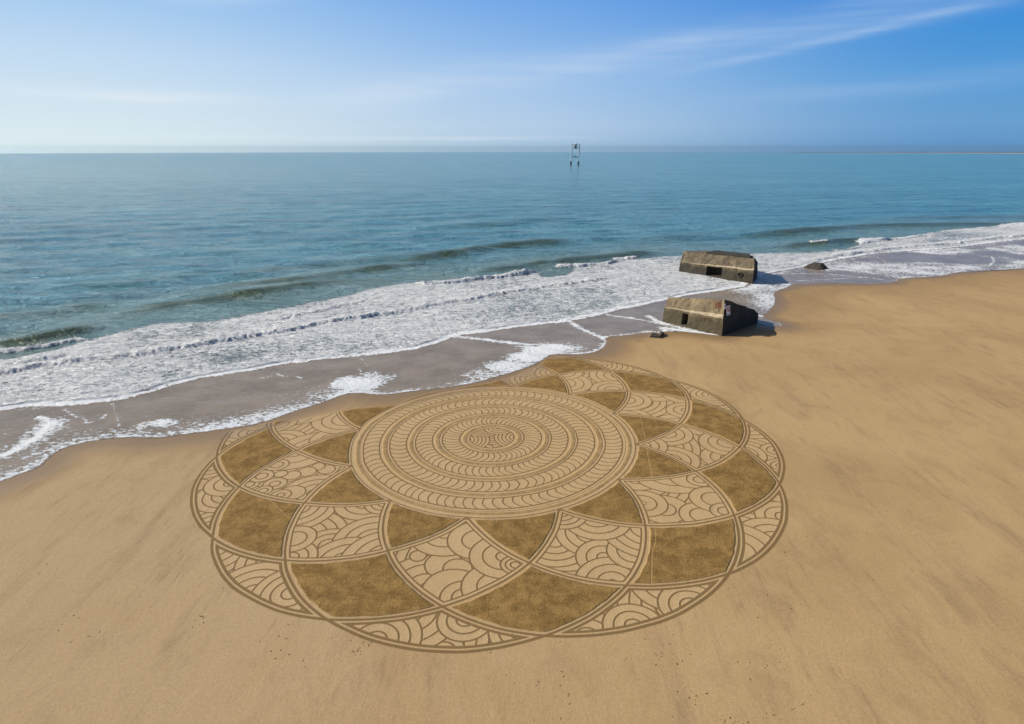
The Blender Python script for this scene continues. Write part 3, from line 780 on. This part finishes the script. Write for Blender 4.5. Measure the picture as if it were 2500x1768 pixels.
LEDGE = concrete_material('pale_concrete', (.46, .37, .24), (.24, .185, .11), (.58, .48, .33), (.26, .21, .125))  # paler concrete for the ledge band
def plain(name, colr, rough=.7, metal=0.0, var=.15, scale=3):
    m = bpy.data.materials.new(name); m.use_nodes = True; t = NT(m.node_tree); t.n.clear()
    pos = t.new('ShaderNodeNewGeometry').outputs['Position']
    n = t.noise(pos, scale, 4, .6)
    c = t.mix(t.ss(n, .3, .7), tuple(v*(1-var) for v in colr), tuple(min(1, v*(1+var)) for v in colr))
    b = t.new('ShaderNodeBsdfPrincipled'); t.l.new(c, b.inputs['Base Color']); b.inputs['Roughness'].default_value = rough; b.inputs['Metallic'].default_value = metal
    o = t.new('ShaderNodeOutputMaterial'); t.l.new(b.outputs[0], o.inputs[0])
    return m

def jig(p, amp):
    v = Vector(p)
    n = mnoise.noise_vector(v*.55)*amp+mnoise.noise_vector(v*1.7)*(amp*.55)
    return v+n
class Patch:
    def __init__(s, amp): s.bm = bmesh.new(); s.amp = amp
    def quad(s, p00, p10, p11, p01, step=.5, hole=None, cut=None):
        """bilinear sheet; hole = (u0,u1,v0,v1) is left open; returns the hole's corners"""
        p00, p10, p11, p01 = map(Vector, (p00, p10, p11, p01))
        f = lambda u, v: (p00*(1-u)+p10*u)*(1-v)+(p01*(1-u)+p11*u)*v
        lu = max((p10-p00).length, (p11-p01).length); lv = max((p01-p00).length, (p11-p10).length)
        def cuts(L, marks):
            n = max(1, int(round(L/step))); c = [i/n for i in range(n+1)]
            for mk in marks:
                j = min(range(1, n), key=lambda i: abs(c[i]-mk)) if n > 1 else 0
                c[j] = mk
            return sorted(set(c))
        us = cuts(lu, hole[:2] if hole else ()); vs = cuts(lv, hole[2:] if hole else ())
        g = [[s.bm.verts.new(jig(f(u, v), s.amp)) for u in us] for v in vs]
        for a in range(len(vs)-1):
            for b in range(len(us)-1):
                if hole:
                    uc, vc = (us[b]+us[b+1])/2, (vs[a]+vs[a+1])/2
                    if hole[0] < uc < hole[1] and hole[2] < vc < hole[3]: continue
                s.bm.faces.new((g[a][b], g[a][b+1], g[a+1][b+1], g[a+1][b]))
        if hole: return [f(hole[0], hole[2]), f(hole[1], hole[2]), f(hole[1], hole[3]), f(hole[0], hole[3])]
    def done(s, name, mat, parent=None):
        bmesh.ops.remove_doubles(s.bm, verts=s.bm.verts, dist=.02)
        bmesh.ops.recalc_face_normals(s.bm, faces=s.bm.faces)
        me = bpy.data.meshes.new(name); s.bm.to_mesh(me); s.bm.free()
        return link_mesh(name, me, mat, parent)

def recess(name, corners, inward, depth, mat, parent, amp=.05):
    P = Patch(0.0); c = [jig(q, amp) for q in corners]; b = [q+inward*depth for q in c]
    for i in range(4):
        j = (i+1) % 4; P.quad(c[i], c[j], b[j], b[i], 1)
    P.quad(b[0], b[1], b[2], b[3], 1)
    return P.done(name, mat, parent)

def bunker(name, label, V, hole, holename, mat, depth, roof_extra=None):
    """V: survey of corners: bl/br base of the front wall, cl/cr under the ledge, el/er above the ledge, tl/tm/tr top of front, rb/rt far right base/top"""
    root = empty(name, (V['br'].x, V['br'].y, 0)); set_props(root, label, 'bunker')
    P = Patch(.10)
    hc = P.quad(V['bl'], V['br'], V['cr'], V['cl'], .45, hole)
    P.quad(V['el'], V['er'], V['tr'], V['tl'], .45)
    sh = V['rb']-V['br']; 
    bbl = V['bl']+sh; 
    P.quad(bbl, V['bl'], V['cl'], V['kl'], .6)
    P.quad(V['kl'], V['cl'], V['el'], V['kl2'], .6)
    P.quad(V['kl2'], V['el'], V['tl'], V['kt'], .6)
    P.quad(V['rb'], bbl, V['kl'], V['rt'], .6)
    P.quad(V['rt'], V['kl'], V['kl2'], V['rt2'], .6)
    P.quad(V['rt2'], V['kl2'], V['kt'], V['rt3'], .6)
    inw = (V['br']-V['bl']).cross(Vector((0, 0, 1))).normalized()
    if inw.y < 0: inw = -inw
    wall = P.done('wall', mat, root)
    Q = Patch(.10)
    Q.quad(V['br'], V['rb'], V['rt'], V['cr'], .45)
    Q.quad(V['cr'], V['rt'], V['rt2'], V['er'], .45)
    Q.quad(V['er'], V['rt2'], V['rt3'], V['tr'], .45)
    Q.done('side_wall', BLACKC, root)['label'] = 'side wall in near-black concrete, its shade painted into the colour'
    Q = Patch(.10); Q.quad(V['cl'], V['cr'], V['er'], V['el'], .45); Q.done('ledge', LEDGE, root)
    Q = Patch(.10)
    Q.quad(V['tl'], V['tr'], V['rt3'], V['kt'], .6)
    Q.done('roof', mat, root)
    recess(holename, hc, inw, depth, mat, root)
    return root

def dn(v, d=-.6): return Vector((v.x, v.y, d))
def gz(u, v): x, y = ground_at(u, v); return Vector((x, y, 0))
# nearer bunker
A = gz(1762, 821); Lb = gz(1617, 786); Rb = gz(1851, 789)
V = {'br': dn(A), 'bl': dn(Lb), 'rb': dn(Rb)}
V['cr'] = at_depth(1765.5, 778, A.y+.25); V['cl'] = at_depth(1623.5, 750, Lb.y+.25)
V['er'] = at_depth(1766, 768, A.y+1.0); V['el'] = at_depth(1623.7, 749.2, Lb.y+.30)
V['tr'] = at_depth(1769, 731, A.y+1.5); V['tl'] = at_depth(1631, 726, Lb.y+1.2)
V['rt'] = at_depth(1851, 772, Rb.y+.1); V['rt2'] = at_depth(1851, 765.5, Rb.y+.3); V['rt3'] = at_depth(1843, 757, Rb.y+.6)
sh = Rb-A
for k, s_ in (('kl', 'cl'), ('kl2', 'el'), ('kt', 'tl')):
    V[k] = V[s_]+sh+Vector((0, 0, {'kl': V['rt'].z-V['cr'].z, 'kl2': V['rt2'].z-V['er'].z, 'kt': V['rt3'].z-V['tr'].z}[k]))
    V[k].z = max(V[k].z, .1)
b1 = bunker('concrete_bunker', 'nearer tilted concrete bunker block with narrow doorway and signs on its dark side', V, (.325, .43, .30, .90), 'doorway', CONC, 1.6)
B1 = V
# farther bunker
A2 = gz(1837, 694); L2 = gz(1656, 666); R2 = gz(1850, 677)
V = {'br': dn(A2), 'bl': dn(L2), 'rb': dn(R2)}
V['cr'] = at_depth(1840, 661, A2.y+.2); V['cl'] = at_depth(1660.5, 640, L2.y+.2)
V['er'] = at_depth(1840.5, 656.5, A2.y+.8); V['el'] = at_depth(1660.7, 639.4, L2.y+.30)
V['tr'] = at_depth(1842, 632, A2.y+1.8); V['tl'] = at_depth(1668, 614, L2.y+1.6)
V['rt'] = at_depth(1850, 655, R2.y+.2); V['rt2'] = at_depth(1850, 641, R2.y+.5); V['rt3'] = at_depth(1837, 624, R2.y+2.5)
sh = R2-A2
V['kl'] = V['cl']+sh; V['kl2'] = V['el']+sh
V['kt'] = at_depth(1722, 611.5, L2.y+9)
b2 = bunker('concrete_bunker', 'farther concrete bunker block standing in the foam, with a wide square gun opening', V, (.385, .60, .34, .93), 'embrasure', CONC2, 2.5)
B2 = V
# raised slab left on the farther bunker's roof
P = Patch(.06)
a, b_, c_, d_ = V['tl']*.7+V['tr']*.3, V['tr']*.97+V['tl']*.03, V['rt3'], V['kt']*.8+V['rt3']*.2
lo = [q+Vector((0, 0, -.05)) for q in (a, b_, c_, d_)]
inn = sum(lo, Vector())/4
lo = [q*.9+inn*.1 for q in lo]; hi = [q+Vector((0, 0, .38)) for q in lo]
for i in range(4): P.quad(lo[i], lo[(i+1) % 4], hi[(i+1) % 4], hi[i], .6)
P.quad(hi[0], hi[1], hi[2], hi[3], .6)
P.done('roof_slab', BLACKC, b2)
# round port beside the embrasure
def port(u, v, Yd, r_, parent):
    c = at_depth(u, v, Yd); bm = bmesh.new()
    n = (B2['br']-B2['bl']).cross(Vector((0, 0, 1))).normalized()
    if n.y > 0: n = -n
    q = n.to_track_quat('Z', 'Y').to_matrix().to_4x4()
    ring = []
    for rad, off in ((r_*1.5, -.1), (r_*1.5, .08), (r_, .1), (r_, -.25)):
        ring.append([bm.verts.new(c+q@Vector((math.cos(a)*rad, math.sin(a)*rad, off))) for a in [2*math.pi*k/14 for k in range(14)]])
    for a_, b2_ in zip(ring[:-1], ring[1:]):
        for k in range(14): bm.faces.new((a_[k], a_[(k+1) % 14], b2_[(k+1) % 14], b2_[k]))
    bm.faces.new(ring[-1][::-1])
    me = bpy.data.meshes.new('port'); bm.to_mesh(me); bm.free()
    link_mesh('port', me, CONC2, parent)
port(1806, 669.5, A2.y+1.9, .33, b2)

# graffiti strokes on the nearer bunker: thin skins of rust-red paint standing 2 cm off the wall
PAINT = plain('rust_paint', (.20, .065, .035), .9)
def face_pt(Q, u, v, off=.06, keys=('el', 'er', 'tr', 'tl')):
    p00, p10, p11, p01 = (Q[k] for k in keys)
    p = (p00*(1-u)+p10*u)*(1-v)+(p01*(1-u)+p11*u)*v
    n = (p10-p00).cross(p01-p00).normalized()
    if n.y > 0: n = -n
    return jig(p, .10)+n*off, n
def strokes(name, segs, mat, parent, Q, keys, w):
    bm = bmesh.new()
    for (u0, v0, u1, v1) in segs:
        a, n = face_pt(Q, u0, v0, .05, keys); b, _ = face_pt(Q, u1, v1, .05, keys)
        d = (b-a).normalized(); s = d.cross(n).normalized()*w
        c = [a-s, a+s, b+s, b-s]; k = [q+n*.03 for q in c]
        vs = [bm.verts.new(q) for q in c+k]
        for f in ((4, 5, 6, 7), (0, 1, 5, 4), (1, 2, 6, 5), (2, 3, 7, 6), (3, 0, 4, 7)): bm.faces.new([vs[i] for i in f])
    bmesh.ops.recalc_face_normals(bm, faces=bm.faces)
    me = bpy.data.meshes.new(name); bm.to_mesh(me); bm.free(); link_mesh(name, me, mat, parent)
K1 = ('el', 'er', 'tr', 'tl'); K2 = ('bl', 'br', 'cr', 'cl')
strokes('graffiti', [(.86, .35, .86, .80), (.90, .42, .90, .88), (.94, .38, .94, .85), (.86, .42, .945, .45), (.86, .60, .945, .64), (.86, .76, .92, .8)], PAINT, b1, B1, K1, .05)
strokes('graffiti', [(.62, .86, .72, .88), (.66, .88, .66, .72), (.70, .89, .70, .74), (.76, .92, .78, .70), (.80, .95, .80, .78)], plain('brown_paint', (.17, .10, .05), .9), b1, B1, K2, .05)

# signs on the dark side wall
def sign(name, label, uv, w, h, symbol):
    u, v = uv
    p00, p10, p11, p01 = B1['er'], B1['rt2'], B1['rt3'], B1['tr']
    base = B1['br']; up = Vector((0, 0, 1))
    along = (B1['rb']-B1['br']).normalized()
    n = along.cross(up).normalized()
    if n.y > 0: n = -n
    c = base+along*u; c.z = v; c = c+n*(.16)
    # lean with the wall
    t = (B1['er']-B1['br']); lean = (t-along*t.dot(along)).normalized()
    n2 = along.cross(lean).normalized()
    if n2.y > 0: n2 = -n2
    c = B1['br']+along*u+lean*((v+.6)/lean.z)+n2*.22
    M = Matrix((along, lean, n2)).transposed().to_4x4()
    root = empty(name, c); set_props(root, label, 'sign')
    def box(nm, parts, mat):
        bm = bmesh.new()
        for poly, z0, z1 in parts:
            lo_ = [bm.verts.new(c+M@Vector((x, y, z0))) for x, y in poly]; hi_ = [bm.verts.new(c+M@Vector((x, y, z1))) for x, y in poly]
            bm.faces.new(hi_); bm.faces.new(lo_[::-1])
            for i in range(len(poly)):
                j = (i+1) % len(poly); bm.faces.new((lo_[i], lo_[j], hi_[j], hi_[i]))
        me = bpy.data.meshes.new(nm); bm.to_mesh(me); bm.free(); link_mesh(nm, me, mat, root)
    box('panel', [([(-w/2, -h/2), (w/2, -h/2), (w/2, h/2), (-w/2, h/2)], 0, .03)], plain('white_enamel', (.78, .78, .80), .5))
    red = plain('red_enamel', (.55, .03, .04), .5); blk = plain('black_enamel', (.03, .03, .035), .5)
    cy = h*.12; ro, ri = symbol, symbol*.76
    segs = []
    for k in range(20):
        a0, a1 = 2*math.pi*k/20, 2*math.pi*(k+1)/20
        segs.append(([(ri*math.cos(a0), cy+ri*math.sin(a0)), (ro*math.cos(a0), cy+ro*math.sin(a0)), (ro*math.cos(a1), cy+ro*math.sin(a1)), (ri*math.cos(a1), cy+ri*math.sin(a1))], .03, .045))
    box('prohibition_ring', segs, red)
    q = ri*.72; e = symbol*.10
    box('slash', [([(-q-e, cy+q-e), (-q+e, cy+q+e), (q+e, cy-q+e), (q-e, cy-q-e)], .034, .049)], red)
    box('figure', [([(-.06*w, cy-ri*.6), (.08*w, cy-ri*.6), (.10*w, cy+ri*.2), (-.05*w, cy+ri*.3)], .03, .038)], blk)
    if h > 1: box('text_line', [([(-w*.36, -h*.36), (w*.36, -h*.36), (w*.36, -h*.325), (-w*.36, -h*.325)], .03, .038), ([(-w*.3, -h*.43), (w*.3, -h*.43), (w*.3, -h*.40), (-w*.3, -h*.40)], .03, .038)], blk)
sign('warning_sign', 'larger white sign with a red ring and slash, on the dark bunker wall', (1.75, 3.3), .95, 1.35, .38)
sign('warning_sign', 'small white notice just up and left of the larger sign on the dark bunker wall', (.92, 4.0), .50, .68, .17)

# ------------------------------------------------------------------ rock and broken pieces
def rock(name, label, cat, u, v, sx, sy, sz, seed, mat, rz=0, cut=None):
    x, y = ground_at(u, v)
    bm = bmesh.new(); bmesh.ops.create_icosphere(bm, subdivisions=4, radius=1)
    rnd = random.Random(seed)
    planes = [(Vector((rnd.uniform(-1, 1), rnd.uniform(-1, 1), rnd.uniform(-.2, 1))).normalized(), rnd.uniform(.55, .8)) for _ in range(9)]
    if cut: planes += cut
    for w in bm.verts:
        p = w.co.copy()
        for n, d in planes:
            k = p.dot(n)
            if k > d: p -= n*(k-d)
        p += mnoise.noise_vector(p*2.2+Vector((seed, 0, 0)))*.10+mnoise.noise_vector(p*6+Vector((seed, 3, 0)))*.04
        w.co = Vector((p.x*sx, p.y*sy, p.z*sz))
    bmesh.ops.rotate(bm, verts=bm.verts, matrix=Matrix.Rotation(rz, 3, 'Z'))
    bmesh.ops.translate(bm, verts=bm.verts, vec=(x, y, 0))
    me = bpy.data.meshes.new(name); bm.to_mesh(me); bm.free()
    o = link_mesh(name, me, mat); set_props(o, label, cat); return o
ROCKM = concrete_material('wet_rock', (.115, .092, .065), (.04, .033, .026), (.20, .165, .12), (.035, .030, .022))
rock('boulder', 'dark wet boulder with a pointed top lying in the shallow wash right of the bunkers', 'rock', 1995, 655, 3.3, 2.0, 1.9, 5, ROCKM, .1,
     [(Vector((.1, 0, 1)).normalized(), .66), (Vector((1, -.15, .15)).normalized(), .6), (Vector((-.55, -.2, .8)).normalized(), .42), (Vector((.75, -.3, .55)).normalized(), .62)])
def slab(label, pts, z0, z1, mat):
    bm = bmesh.new()
    cen = sum((Vector(ground_at(*p)+(0,)) for p in pts), Vector())/len(pts)
    lo_ = []; hi_ = []
    for i, p in enumerate(pts):
        x, y = ground_at(*p); lo_.append(bm.verts.new((x, y, -.1))); hi_.append(bm.verts.new((x, y, z1 if i % 2 else z0)))
    bm.faces.new(hi_); bm.faces.new(lo_[::-1])
    for i in range(len(pts)):
        j = (i+1) % len(pts); bm.faces.new((lo_[i], lo_[j], hi_[j], hi_[i]))
    bmesh.ops.triangulate(bm, faces=bm.faces); bmesh.ops.subdivide_edges(bm, edges=bm.edges, cuts=2, use_grid_fill=True)
    for w in bm.verts: w.co = jig(w.co, .06)
    bmesh.ops.recalc_face_normals(bm, faces=bm.faces)
    me = bpy.data.meshes.new('broken_slab'); bm.to_mesh(me); bm.free()
    o = link_mesh('broken_slab', me, mat); set_props(o, label, 'debris', 'broken concrete pieces beside the nearer bunker')
slab('larger dark broken slab half buried in sand left of the nearer bunker', [(1587, 824), (1592, 817), (1610, 820), (1612, 826)], .18, .36, ROCKM)
slab('smaller tilted dark fragment at the water edge, right of the larger slab', [(1609, 825), (1611, 817), (1621, 815), (1617, 821)], .20, .55, ROCKM)

# ------------------------------------------------------------------ marker tower out at sea
def tube(bm, a, b, r0, r1=None, n=12):
    a, b = Vector(a), Vector(b); r1 = r0 if r1 is None else r1
    q = (b-a).to_track_quat('Z', 'Y').to_matrix()
    v0 = [bm.verts.new(a+q@Vector((r0*math.cos(2*math.pi*k/n), r0*math.sin(2*math.pi*k/n), 0))) for k in range(n)]
    v1 = [bm.verts.new(b+q@Vector((r1*math.cos(2*math.pi*k/n), r1*math.sin(2*math.pi*k/n), 0))) for k in range(n)]
    for k in range(n): bm.faces.new((v0[k], v0[(k+1) % n], v1[(k+1) % n], v1[k]))
    bm.faces.new(v0[::-1]); bm.faces.new(v1)
def boxb(bm, lo_, hi_):
    x0, y0, z0 = lo_; x1, y1, z1 = hi_
    v = [bm.verts.new(p) for p in ((x0, y0, z0), (x1, y0, z0), (x1, y1, z0), (x0, y1, z0), (x0, y0, z1), (x1, y0, z1), (x1, y1, z1), (x0, y1, z1))]
    for f in ((0, 3, 2, 1), (4, 5, 6, 7), (0, 1, 5, 4), (1, 2, 6, 5), (2, 3, 7, 6), (3, 0, 4, 7)): bm.faces.new([v[i] for i in f])
def build_tower():
    TY = 935.0
    q = lambda u, v: at_depth(u, v, TY)
    white = plain('white_steel', (.80, .80, .78), .5); grey = plain('grey_steel', (.20, .24, .27), .6); dark = plain('weedy_pile', (.025, .035, .04), .8)
    b = q(1403, 404); root = empty('marker_tower', (b.x, b.y, -.5)); set_props(root, 'tall two-legged white marker tower with a grey cabin, standing far out in the sea', 'marker tower')
    def part(name, mat, fn, parent=root):
        bm = bmesh.new(); fn(bm); bmesh.ops.recalc_face_normals(bm, faces=bm.faces)
        me = bpy.data.meshes.new(name); bm.to_mesh(me); bm.free()
        o = link_mesh(name, me, mat)
        o.parent = parent
        o.matrix_parent_inverse = Matrix.Translation(-root.location)
        return o
    for xb, xm, xt, mt in ((1393.9, 1393.3, 1395.9, white), (1412.2, 1411.6, 1414.2, white)):
        p0, p1, p2, p3 = q(xb, 404.5), q(xb, 394), q(xm, 381), q(xt, 352)
        p0.z = -4
        part('pile', dark, lambda bm: tube(bm, p0, p1, 1.25))
        def leg(bm):
            tube(bm, (p2.x-.2, TY, p1.z-.1), (p2.x-.2, TY, p2.z), .55); tube(bm, (p3.x-.4, TY, p2.z-.6), (p3.x, TY, p3.z), .52)
            tube(bm, (p2.x-.6, TY, p2.z), (p3.x+.3, TY, p2.z), .7)
        part('leg', mt, leg)
        part('ladder_rail', grey, lambda bm: tube(bm, (p3.x+.85, TY, p2.z+.5), (p3.x+.85, TY, p3.z), .25))
    z = lambda v: q(1405, v).z
    xl, xr = q(1395.9, 352).x, q(1414.2, 352).x
    def rail(v, r_):
        part('crossbeam', grey, lambda bm: tube(bm, (xl, TY, z(v)), (xr, TY, z(v)), r_))
    rail(352.3, .3); rail(357.5, .18); rail(362.5, .25); rail(384, .3)
    def cab(bm):
        boxb(bm, (q(1402.4, 352).x, TY-2, z(363)), (q(1408.4, 352).x, TY+2, z(352.8)))
        boxb(bm, (q(1401.9, 352).x, TY-2.3, z(363.6)), (q(1408.9, 352).x, TY+2.3, z(363)-.02))
    part('cabin', grey, cab)
    def lamp(bm):
        c = q(1405.4, 352); tube(bm, (c.x, TY, z(352.8)), (c.x, TY, z(351)), 1.7, 1.5); tube(bm, (c.x, TY, z(351)), (c.x, TY, z(349.2)), 1.1, .4)
    part('lantern', white, lamp)
    def vee(bm):
        c = q(1404, 384)
        tube(bm, (c.x, TY, z(384.2)), (c.x, TY, z(379)), 1.3, .5); tube(bm, (c.x, TY, z(384.5)), (q(1396, 381).x, TY, z(381.5)), .35); tube(bm, (c.x, TY, z(384.5)), (q(1413, 381).x, TY, z(381.5)), .35)
    part('winch', grey, vee)
build_tower()

# ------------------------------------------------------------------ low coast on the horizon, far right
def build_coast():
    bm = bmesh.new(); rnd = random.Random(3); D = 5800
    rows = []
    a = 24.0
    while a < 62:
        g = min(1, (a-24)/12); h = (2+8*g*(.75+.5*rnd.random()))
        rad = R(a); z0 = -D*D/(2*RE)
        rows.append([(D*math.sin(rad), D*math.cos(rad), z0-1), (D*math.sin(rad)*1.004, D*math.cos(rad)*1.004, z0+3.5*g), ((D+400)*math.sin(rad), (D+400)*math.cos(rad), z0+h), ((D+900)*math.sin(rad), (D+900)*math.cos(rad), z0-8)])
        a += .25
    vv = [[bm.verts.new(p) for p in r_] for r_ in rows]
    for p_, n_ in zip(vv[:-1], vv[1:]):
        for k in range(3):
            f = bm.faces.new((p_[k], n_[k], n_[k+1], p_[k+1])); f.material_index = 0 if k == 0 else 1
    me = bpy.data.meshes.new('far_coast'); bm.to_mesh(me); bm.free()
    o = link_mesh('far_coast', me, plain('pale_sand', (.50, .46, .44), .9, scale=.01)); me.materials.append(plain('haze_tinted_woods', (.12, .19, .22), .9, scale=.01))  # woods tinted blue: distance haze put into the colour
    set_props(o, kind='structure')
build_coast()

# ------------------------------------------------------------------ crumbs of weed and shell on the sand
def build_debris():
    bm = bmesh.new(); rnd = random.Random(8)
    cl = [(870, 1590, 14, 25), (880, 1575, 8, 25), (230, 1265, 8, 18), (490, 1505, 12, 30), (1640, 1600, 14, 60), (1890, 1480, 12, 50), (1920, 1740, 18, 70), (1800, 1760, 12, 40), (1985, 1325, 18, 60), (1700, 1690, 12, 60), (1590, 1600, 12, 60), (2200, 1260, 14, 80), (2460, 1150, 14, 60), (2120, 1120, 8, 60), (560, 1420, 12, 80), (300, 1180, 10, 120), (90, 1400, 8, 60), (180, 1520, 10, 60), (1890, 1350, 14, 60), (700, 1600, 12, 80), (1880, 1600, 12, 60), (2030, 830, 6, 60), (1610, 888, 4, 14), (1780, 960, 4, 20), (420, 1200, 10, 80), (1250, 1650, 14, 160), (1400, 1700, 12, 160)]
    for u, v, n, s in cl:
        for _ in range(n):
            x, y = ground_at(u+rnd.gauss(0, s*.6), v+rnd.gauss(0, s*.35))
            sz = rnd.uniform(.015, .042); a = rnd.uniform(0, 6.28); e = rnd.uniform(1, 2.4)
            vs = []
            for k in range(6):
                t = 2*math.pi*k/6; p = Vector((math.cos(t)*sz*e, math.sin(t)*sz, 0)); p.rotate(Matrix.Rotation(a, 3, 'Z')); rr_ = rnd.uniform(.7, 1.2)
                vs.append(bm.verts.new((x+p.x*rr_, y+p.y*rr_, .001)))
            top = bm.verts.new((x, y, sz*.7))
            for k in range(6): bm.faces.new((vs[k], vs[(k+1) % 6], top))
    me = bpy.data.meshes.new('beach_debris'); bm.to_mesh(me); bm.free()
    o = link_mesh('beach_debris', me, plain('dark_weed', (.16, .10, .05), .9))
    set_props(o, 'tiny dark crumbs of weed and shell scattered over the dry sand', 'debris', kind='stuff')
build_debris()

# ------------------------------------------------------------------ sea haze: even, thin air in one closed box
def build_haze():
    bm = bmesh.new(); boxb(bm, (-9300, -9300, -58), (9300, 9300, 38))
    bmesh.ops.recalc_face_normals(bm, faces=bm.faces)
    me = bpy.data.meshes.new('haze'); bm.to_mesh(me); bm.free()
    m = bpy.data.materials.new('haze'); m.use_nodes = True; t = NT(m.node_tree); t.n.clear()
    v = t.new('ShaderNodeVolumePrincipled'); v.inputs['Color'].default_value = (.70, .90, 1, 1); v.inputs['Density'].default_value = 6.5e-5; v.inputs['Anisotropy'].default_value = .6
    o = t.new('ShaderNodeOutputMaterial'); t.l.new(v.outputs[0], o.inputs['Volume'])
    set_props(link_mesh('haze', me, m), kind='stuff', label='thin pale sea haze over the water')
build_haze()
